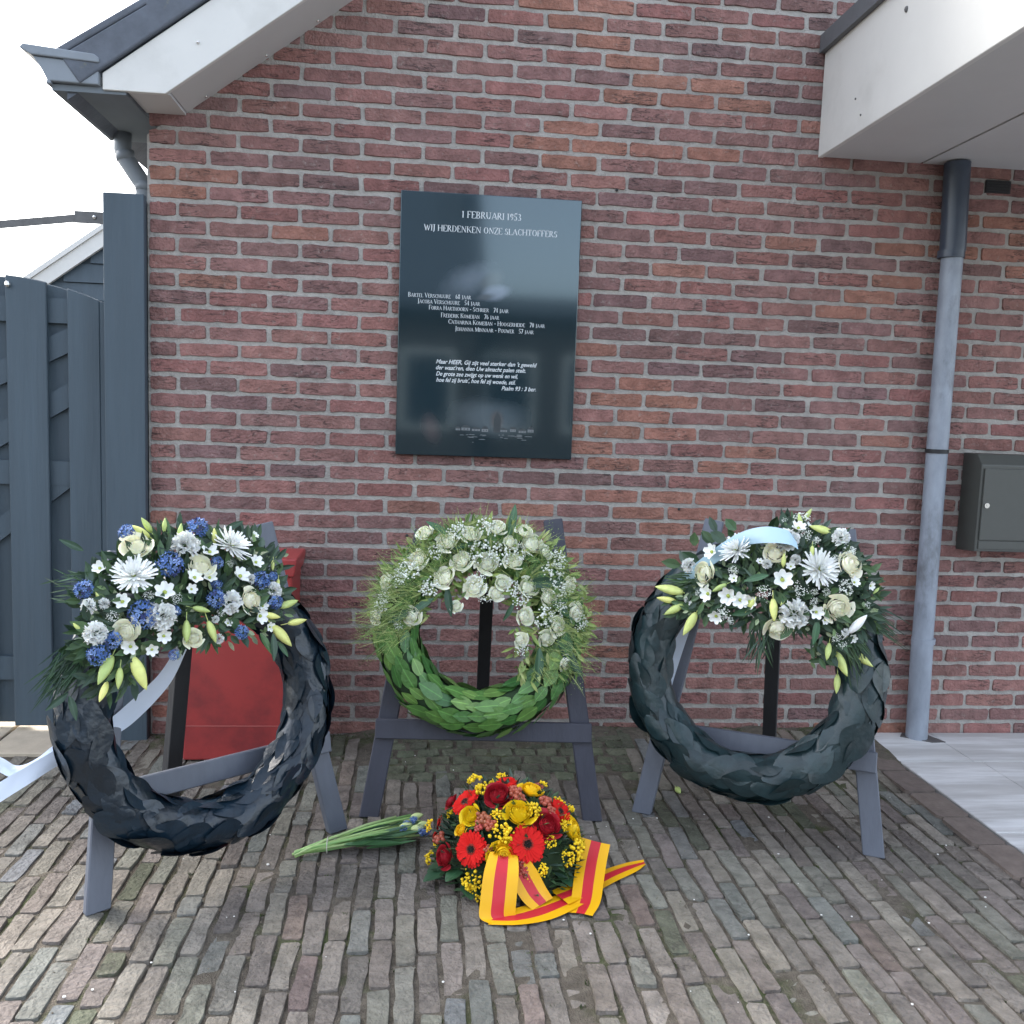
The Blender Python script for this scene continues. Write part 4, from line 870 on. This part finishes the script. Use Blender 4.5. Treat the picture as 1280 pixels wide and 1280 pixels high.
def ribbon(name, pts, wv, mats, parent=None, stripes=(1,), n=10, cup=0.0, inv=None, wk=1.0):
    """satin strip through pts; wv = width vectors at each point; stripes = relative widths, one material each"""
    pts = [Vector(p) for p in pts]; wv = [Vector(q)*wk for q in wv]; m_ = len(pts)
    def cr(A, t):
        i = min(int(t), m_-2); f = t-i; p0, p1, p2, p3 = A[max(i-1, 0)], A[i], A[i+1], A[min(i+2, m_-1)]
        return .5*((2*p1)+(p2-p0)*f+(2*p0-5*p1+4*p2-p3)*f*f+(3*p1-p0-3*p2+p3)*f**3)
    mb = MB(); N = n*(m_-1); tot = sum(stripes); K = [0]; MI = []
    for si, st in enumerate(stripes):
        for q in range(4): K.append(K[-1]+st/tot/4); MI.append(si)
    nc = len(K); vs_ = []
    for a in range(N+1):
        t = a/N*(m_-1); c = cr(pts, t); q = cr(wv, t); d = cr(pts, min(t+.05, m_-1))-cr(pts, max(t-.05, 0)); nn = d.cross(q); nn = nn.normalized() if nn.length > 1e-7 else Vector((0, 0, 1))
        vs_ += [c+q*(k-.5)+nn*(cup*(k-.5)**2*4+.0015*math.sin(t*2.3+k*4)) for k in K]
    mb.add(vs_, [(a*nc+b, (a+1)*nc+b, (a+1)*nc+b+1, a*nc+b+1) for a in range(N) for b in range(nc-1)]); mb.mi = [MI[b] for a in range(N) for b in range(nc-1)]
    if inv is not None: mb.v = [tuple(inv @ Vector(v)) for v in mb.v]
    o = mb.build(name, mats, parent, smooth=True)
    return o
PH = [-38, -8, 22, 52, 82, 112, 142, 172, 205]
leafsB = [leaf_mesh('leaf', M_leafblack, 1, .80, .06, .05, 60+i, 9, .009, .85) for i in range(4)]
leafsT = [leaf_mesh('leaf', M_leafteal, 1, .86, .04, .03, 70+i, 9, .006, .9) for i in range(4)]
leafsG = [leaf_mesh('leaf', M_leafgreen, 1, .60, .16, .08, 80+i, 6, .012, .5) for i in range(4)]
DL, DM, DR = (-.03, .21, .40, .30, .06, .15), (0, .08, .36, .34, .055, .05), (.04, .24, .36, .26, .06, .15)
random.seed(21)
WL, ML = wreath((.346, -1.10, .486), .665, .311, .066, None, M_core, 'large black-leaf wreath with blue, white and cream flowers and white ribbon', (leafsB, 33, PH, .112, .065))
flowers(WL, LEFT_FLOWERS, DL)
KL = lambda u, v: v > .10+.5*max(0, u-.05) and (u < .20) and v > -.25*u
fillers(WL, LEFT_FLOWERS, DL, ['lis', 'carn', 'hya', 'gyp', 'bud', 'lis'], 22, lambda u, v: v > .17 and u < .17, .010, .017)
foliage(WL, DL, 1000, .82, (.025, .055), (.005, .011), GREENS, lambda u, v: v > .17+.3*max(0, u) and -.33 < u < .19 or (u < -.2 and v > .09 and u > -.33))
foliage(WL, DL, 220, .80, (.015, .03), (.004, .007), PALE, lambda u, v: v > .15 and u < .2, name='pale_foliage')
foliage(WL, DL, 90, .8, (.04, .07), (.010, .018), GREENS, lambda u, v: v > .17 and u < .18, name='broad_foliage')
spray(WL, (-.34, .17, .06), (-.7, -.75, .15), .28, 80, .09, .0022, [(.03, .075, .035), (.05, .10, .05), (.025, .055, .04)])
spray(WL, (-.33, .34, .10), (-.9, .15, .2), .4, 30, .045, .0022, [(.05, .10, .05), (.10, .15, .09)])
for a in ((.115, .13, .195, .036, -95), (.155, .12, .17, .026, -60), (-.33, .44, .10, .03, 150), (-.36, .06, .10, .03, -80), (-.39, .08, .09, .03, 210), (.07, .46, .13, .03, 20)): place('bigleaf', WL, a[:3], (0, 0, 1), a[3], a[4])
IL = ML.inverted()
ribbon('ribbon', [(.306, -1.163, .655), (.25, -1.129, .557), (.171, -1.137, .473), (.119, -1.163, .435), (.026, -1.235, .392), (-.037, -1.293, .36), (-.077, -1.33, .339), (-.153, -1.403, .294), (-.30, -1.5, .12), (-.36, -1.52, .01)], [(-.025, -.02, .025), (-.035, -.027, .04), (-.03, -.023, .06), (-.015, -.01, .065), (-.01, .0, .055), (-.015, .01, .055), (-.02, .01, .055), (-.02, .02, .05), (-.03, 0, .05), (-.03, .03, .04)], [M_ribw], WL, inv=IL, cup=.001, wk=.72)
ribbon('ribbon', [(.10, -1.172, .425), (.027, -1.222, .408), (-.025, -1.254, .375), (-.064, -1.272, .368), (-.098, -1.28, .389), (-.18, -1.299, .44), (-.32, -1.31, .38), (-.45, -1.32, .01)], [(0, 0, .05), (0, 0, .05), (-.005, .02, .04), (-.005, .035, .025), (0, .03, .035), (0, .02, .045), (.03, .01, .06), (.05, 0, .05)], [M_ribw], WL, inv=IL, cup=.003, wk=.75)
random.seed(22)
WM, MM = wreath((1.104, -.72, .607), -.059, .258, .070, None, M_coreg, 'green laurel-leaf wreath with greenish white roses and gypsophila', (leafsG, 33, PH, .074, .18))
flowers(WM, MID_FLOWERS, DM, {'rose': 'grose'})
KM = lambda u, v: (abs(math.hypot(u, v)-.25) < .09 and (v > .03 or u > .12) and v > -.16) or (math.hypot(u, v) < .25 and (v > .085 or (u > .105 and v > -.08)))
PM = [(.17, .25, .06), (.25, .33, .09), (.10, .18, .05), (.32, .38, .14)]
foliage(WM, DM, 1300, .95, (.02, .045), (.003, .007), PM, KM, -.02)
def panicum(n, keep, name, L=(.03, .09)):
    mb = MB(); i = 0
    while i < n:
        a = R(-.7, 4.3); q = R(.19, .325); u, v = q*math.cos(a), q*math.sin(a)
        if not keep(u, v): continue
        p = Vector((u, v, R(.05, .12))); d = Vector((math.cos(a)*R(.2, 1), math.sin(a)*R(.2, 1)-R(-.2, .6), R(-.1, .6))).normalized(); l_ = R(*L); col = jit(random.choice(PM), .3)
        leafblade(mb, p, d, Vector((R(-1, 1), R(-1, 1), 1)), l_, .0007, col, n=3, bend=.35)
        for _ in range(4):
            e = p+d*l_*R(.4, 1)+Vector((R(-1, 1), R(-1, 1), R(-1, 1)))*.012-Vector((0, 0, 1))*.2*l_*R(.2, 1); mb.ball(e, R(.0009, .0019), col=jit((.22, .30, .10), .3), seg=4, rings=2)
        i += 1
    return mb.build(name, M_fol, WM, kind='stuff')
panicum(1000, lambda u, v: v > -.02 or u > .15 and v > -.14, 'panicum_grass')
panicum(160, lambda u, v: u < -.2 and -.05 < v < .16, 'panicum_grass', (.06, .12))
random.seed(23)
WR_, MR = wreath((1.935, -.88, .529), -.456, .318, .070, None, M_core, 'large bottle-green leaf wreath with white chrysanthemums and pale blue ribbon', (leafsT, 33, PH, .118, .040))
flowers(WR_, RIGHT_FLOWERS, DR)
KR = lambda u, v: (v > .14 and u < .32 or (u > .17 and v > .03)) and (u > .06 or v < .40+.66*(u-.06))
fillers(WR_, RIGHT_FLOWERS, DR, ['lis', 'gyp', 'bud', 'carn', 'gyp'], 26, KR, .010, .017)
foliage(WR_, DR, 1000, .84, (.025, .05), (.004, .010), GREENS, KR)
foliage(WR_, DR, 260, .82, (.012, .028), (.004, .007), PALE, KR, name='pale_foliage')
foliage(WR_, DR, 90, .8, (.04, .065), (.010, .018), GREENS, lambda u, v: v > .15, name='broad_foliage')
spray(WR_, (.25, .18, .08), (.35, -1, .1), .38, 110, .17, .0024, [(.03, .075, .03), (.02, .05, .03), (.045, .09, .03)])
spray(WR_, (.27, .22, .06), (1, -.55, .0), .25, 60, .15, .0024, [(.03, .07, .03), (.02, .05, .03)])
spray(WR_, (-.17, .24, .10), (-1, -.1, .1), .35, 60, .10, .003, [(.05, .11, .03), (.03, .07, .03)])
spray(WR_, (.03, .12, .14), (0, -1, .1), .45, 50, .09, .0024, [(.03, .07, .03), (.02, .05, .03)])
IR = MR.inverted()
ribbon('ribbon', [(1.985, -1.03, .945), (1.957, -1.035, .962), (1.899, -1.015, .965), (1.846, -.965, .942), (1.788, -.910, .885), (1.735, -.835, .810), (1.700, -.740, .735), (1.70, -.70, .66)], [(.01, -.03, -.04), (.008, -.035, -.05), (.008, -.035, -.055), (.015, -.02, -.045), (.02, -.015, -.04), (.02, -.01, -.035), (.02, .0, -.03), (.02, 0, -.03)], [M_ribb], WR_, inv=IR, cup=-.002, wk=.8)
ribbon('ribbon', [(1.80, -.665, .70), (1.785, -.668, .645), (1.753, -.674, .54), (1.724, -.68, .433), (1.706, -.69, .355), (1.70, -.70, .28)], [(.05, 0, .01)]*6, [M_ribw], WR_, inv=IR, cup=.004)

# ================================================================ red and yellow flower piece on the paving
random.seed(31)
AC = Vector((1.185, -1.08, 0)); arr = empty('flower_arrangement', AC); tag(arr, 'low red and yellow flower arrangement with striped ribbon lying on the paving', 'flowers')
mb = MB(); mb.grid(lambda a, q: (.17*math.cos(a*6.2832)*math.sin(q*1.57), .155*math.sin(a*6.2832)*math.sin(q*1.57), .19*math.cos(q*1.57)+.004), 24, 8); mb.build('moss_base', M_coreg, arr, smooth=True)
for t in ARR:
    k, x, y, z, s = t; nrm = Vector((x/.05, y/.042, z/.065)); nrm = nrm.normalized()+Vector((R(-.15, .15), R(-.15, .15)-.12, R(-.1, .2)))
    place(k, arr, (x*.97, y*.97, z*.97), nrm, s*(1.14 if k in ('yrose', 'rrose') else 1.08))
for i in range(26):
    a = R(0, 6.2832); e = math.asin(R(.15, .98)); d = Vector((math.cos(a)*math.cos(e), math.sin(a)*math.cos(e), math.sin(e))); p = Vector((d.x*.215, d.y*.197, d.z*.243))
    if min((p-Vector(t[1:4])).length-t[4] for t in ARR) > .004: place(random.choice(('sol', 'sol', 'hyp')), arr, p, d, R(.013, .020))
fb = MB()
for i in range(900):
    a = R(0, 6.2832); e = math.asin(R(0.02, 1)); d = Vector((math.cos(a)*math.cos(e), math.sin(a)*math.cos(e), math.sin(e))); p = Vector((d.x*.205, d.y*.188, d.z*.23+.005))*R(.8, 1.0)
    dd = d+Vector((R(-1, 1), R(-1, 1), R(-.5, .8)))*.8
    if p.z < .04: dd.z = abs(dd.z)*.5+.1
    leafblade(fb, p, dd, Vector((0, 0, 1)), R(.025, .055), R(.004, .010), jit(random.choice(GREENS), .25), bend=.1)
fb.build('foliage', M_fol, arr, kind='stuff')
rd = leaf_mesh('leaf', M_bigleaf, 2, 1.5, .15, .12, 95)
for x, y, z, s, a in ((-.11, -.10, .035, .038, 250), (-.125, -.125, .03, .034, 275), (-.085, -.12, .03, .036, 262), (-.18, -.07, .035, .036, 205), (-.17, -.02, .03, .034, 190), (.13, -.10, .04, .03, 300), (-.14, -.09, .05, .032, 225)):
    a = math.radians(a+R(-10, 10)); d = Vector((math.cos(a), math.sin(a), -.12)).normalized(); zz = Vector((0, 0, 1)); zz = (zz-d*zz.dot(d)).normalized(); xx = d.cross(zz); mx = Matrix((xx, d, zz)).transposed().to_4x4(); mx.translation = (x, y, z); link('leaf', rd, arr, None, mx @ Matrix.Diagonal((s, s, s, 1)))
IA = Matrix.Translation(-AC); SM = [M_riby, M_ribr, M_riby]
ribbon('ribbon', [(1.150, -1.250, .135), (1.140, -1.300, .105), (1.133, -1.328, .055), (1.130, -1.345, .010), (1.150, -1.352, .004)], [(.085, 0, .0), (.105, .0, .0), (.108, .004, .0), (.108, .010, .0), (.09, .05, 0)], SM, arr, (1, 1.1, 1), 10, .0, IA, .86)
ribbon('ribbon', [(1.105, -1.345, .004), (1.165, -1.352, .009), (1.240, -1.325, .008), (1.310, -1.285, .010), (1.350, -1.255, .012)], [(.0, .06, .004), (-.02, .075, .004), (-.040, .080, .004), (-.045, .080, .004), (-.05, .075, .005)], SM, arr, (1, 1.1, 1), 8, .0, IA, .86)
ribbon('ribbon', [(1.345, -1.335, .006), (1.368, -1.285, .014), (1.388, -1.215, .035), (1.408, -1.150, .060), (1.428, -1.100, .088)], [(-.070, .025, .0), (-.085, .025, .004), (-.092, .02, .006), (-.092, .02, .012), (-.09, .02, .015)], SM, arr, (1, 1.1, 1), 8, .0, IA, .86)
ribbon('ribbon', [(1.170, -1.250, .125), (1.200, -1.275, .085), (1.228, -1.290, .040), (1.252, -1.297, .014)], [(.085, -.02, .01), (.085, .01, .02), (.078, .03, .02), (.07, .045, .012)], SM, arr, (1, 1.1, 1), 8, .0, IA, .86)
ribbon('ribbon', [(1.300, -1.270, .016), (1.380, -1.215, .016), (1.460, -1.150, .012), (1.535, -1.095, .008), (1.580, -1.066, .006)], [(-.045, .075, .004), (-.045, .07, .006), (-.035, .055, .006), (-.03, .05, .004), (.0, .03, .002)], SM, arr, (1, 1.1, 1), 8, .0, IA, .86)

# ================================================================ bunch of tulips lying beside it
random.seed(41)
tu = empty('tulip_bunch', (.72, -.95, 0)); tag(tu, 'bunch of green-white tulips and blue grape hyacinths lying on the paving', 'bouquet')
IT = Matrix.Translation((-.72, .95, 0))
tie = Vector((.665, -.975, .024))
for i in range(26):
    a = R(0, 6.2832); q = math.sqrt(R(0, 1)); o1 = Vector((0, math.cos(a)*q*.020, math.sin(a)*q*.018)); a2 = a+R(-.4, .4)
    end = Vector((.90+R(-.05, .05), -.905+math.cos(a2)*q*.055, .045+math.sin(a2)*q*.030)); st = tie-(end-tie).normalized()*R(.085, .10)+Vector((0, o1.y*.9, o1.z*.8)); st.z = max(.006, st.z-.004)
    mid = tie+o1; mb = MB(); c0 = jit(random.choice(((.25, .40, .13), (.18, .34, .11), (.32, .44, .18))), .15); mb.tube([IT @ v for v in (st, mid, mid.lerp(end, .55)+Vector((0, 0, .006)), end)], .0038, 6, 0, c0); mb.build('stem', M_stem, tu, smooth=True)
    if i < 11:
        d = (end-mid).normalized(); mx = Matrix.Translation(IT @ end) @ d.to_track_quat('Z', 'Y').to_matrix().to_4x4() @ Matrix.Diagonal((.030, .030, .020, 1)); link('tulip', ME['tulip'][0] if 'tulip' in ME else ME.setdefault('tulip', [bud_mesh('tulip', M_tulip)])[0], tu, None, mx)
    elif i < 20: link('grape_hyacinth', ME['hya'][i % 3], tu, None, Matrix.Translation(IT @ (end+Vector((0, 0, .008)))) @ Matrix.Rotation(1.2, 4, 'Y') @ Matrix.Diagonal((.011, .011, .018, 1)))
for i in range(22):
    mb = MB(); p = tie+Vector((R(.02, .12), R(-.02, .02), R(-.005, .02))); d = Vector((1, R(-.15, .5), R(-.02, .28))); c0 = jit(random.choice(((.06, .15, .06), (.09, .20, .07), (.05, .12, .07))), .2)
    leafblade(mb, IT @ p, d, Vector((R(-.6, .6), R(-.6, .6), 1)), R(.12, .20), R(.006, .011), c0, n=5, bend=R(.0, .15)); mb.build('leaf', M_stem, tu, smooth=True)
mb = MB(); mb.tube([IT @ (tie+Vector((0, .024*math.cos(a*.5236), .022*math.sin(a*.5236)))) for a in range(13)], .0015, 5, 0, (.5, .5, .42)); mb.build('tie', M_stem, tu)
fbud = link('fallen_bud', ME['bud'][0], None, None, Matrix.Translation((1.82, -.568, gz(1.82, -.568)+.010)) @ Matrix.Rotation(math.radians(88), 4, 'X') @ Matrix.Diagonal((.03, .03, .024, 1))); tag(fbud, 'single yellow-green lily bud dropped on the paving', 'bud')

# ================================================================ houses across the street, mirrored in the plaque
M_wallp = mat('dull_render', (.055, .045, .04), .9, nscale=3, namt=.1); M_win = mat('window_glass', (.03, .04, .05), .1)
ho = empty('opposite_house', (-1, -17, 0)); tag(ho, 'dark brick house with steep grey roof across the street', 'house')
def oo(mb, name, mm, par=ho): o = mb.build(name, mm, par); o.location = (1, 17, 0) if par is ho else (0, 0, 0); return o
b_ = MB(); b_.box(-5.5, 2.0, -24, -15.5, -.05, 3.6); b_.box(2.0, 8, -22, -15.9, -.05, 3.3); oo(b_, 'wall', M_wallp)
b_ = MB(); b_.prism([(-15.2, 3.5), (-19.7, 7.2), (-24.3, 3.5), (-24.3, 3.3), (-15.2, 3.3)], -5.7, 2.15, lambda a, b, h: (h, a, b)); b_.box(1.2, 1.75, -18.2, -17.5, 5, 7.8); oo(b_, 'roof', M_tile)
b_ = MB(); b_.box(2.16, 8.2, -22.2, -15.6, 3.3, 3.65); oo(b_, 'flat_roof', M_tile)
for x in (-4.6, -2.6, -.4, 1.0, 2.7, 4.4, 6.2):
    yy = -15.48 if x < 1.9 else -15.88
    b_ = MB(); b_.box(x-.55, x+.55, yy-.001, yy+.05, .9, 2.5); f_ = oo(b_, 'window', M_white); b_ = MB(); b_.box(x-.47, x+.47, yy+.051, yy+.06, .98, 2.42); b_.build('pane', M_win, f_)
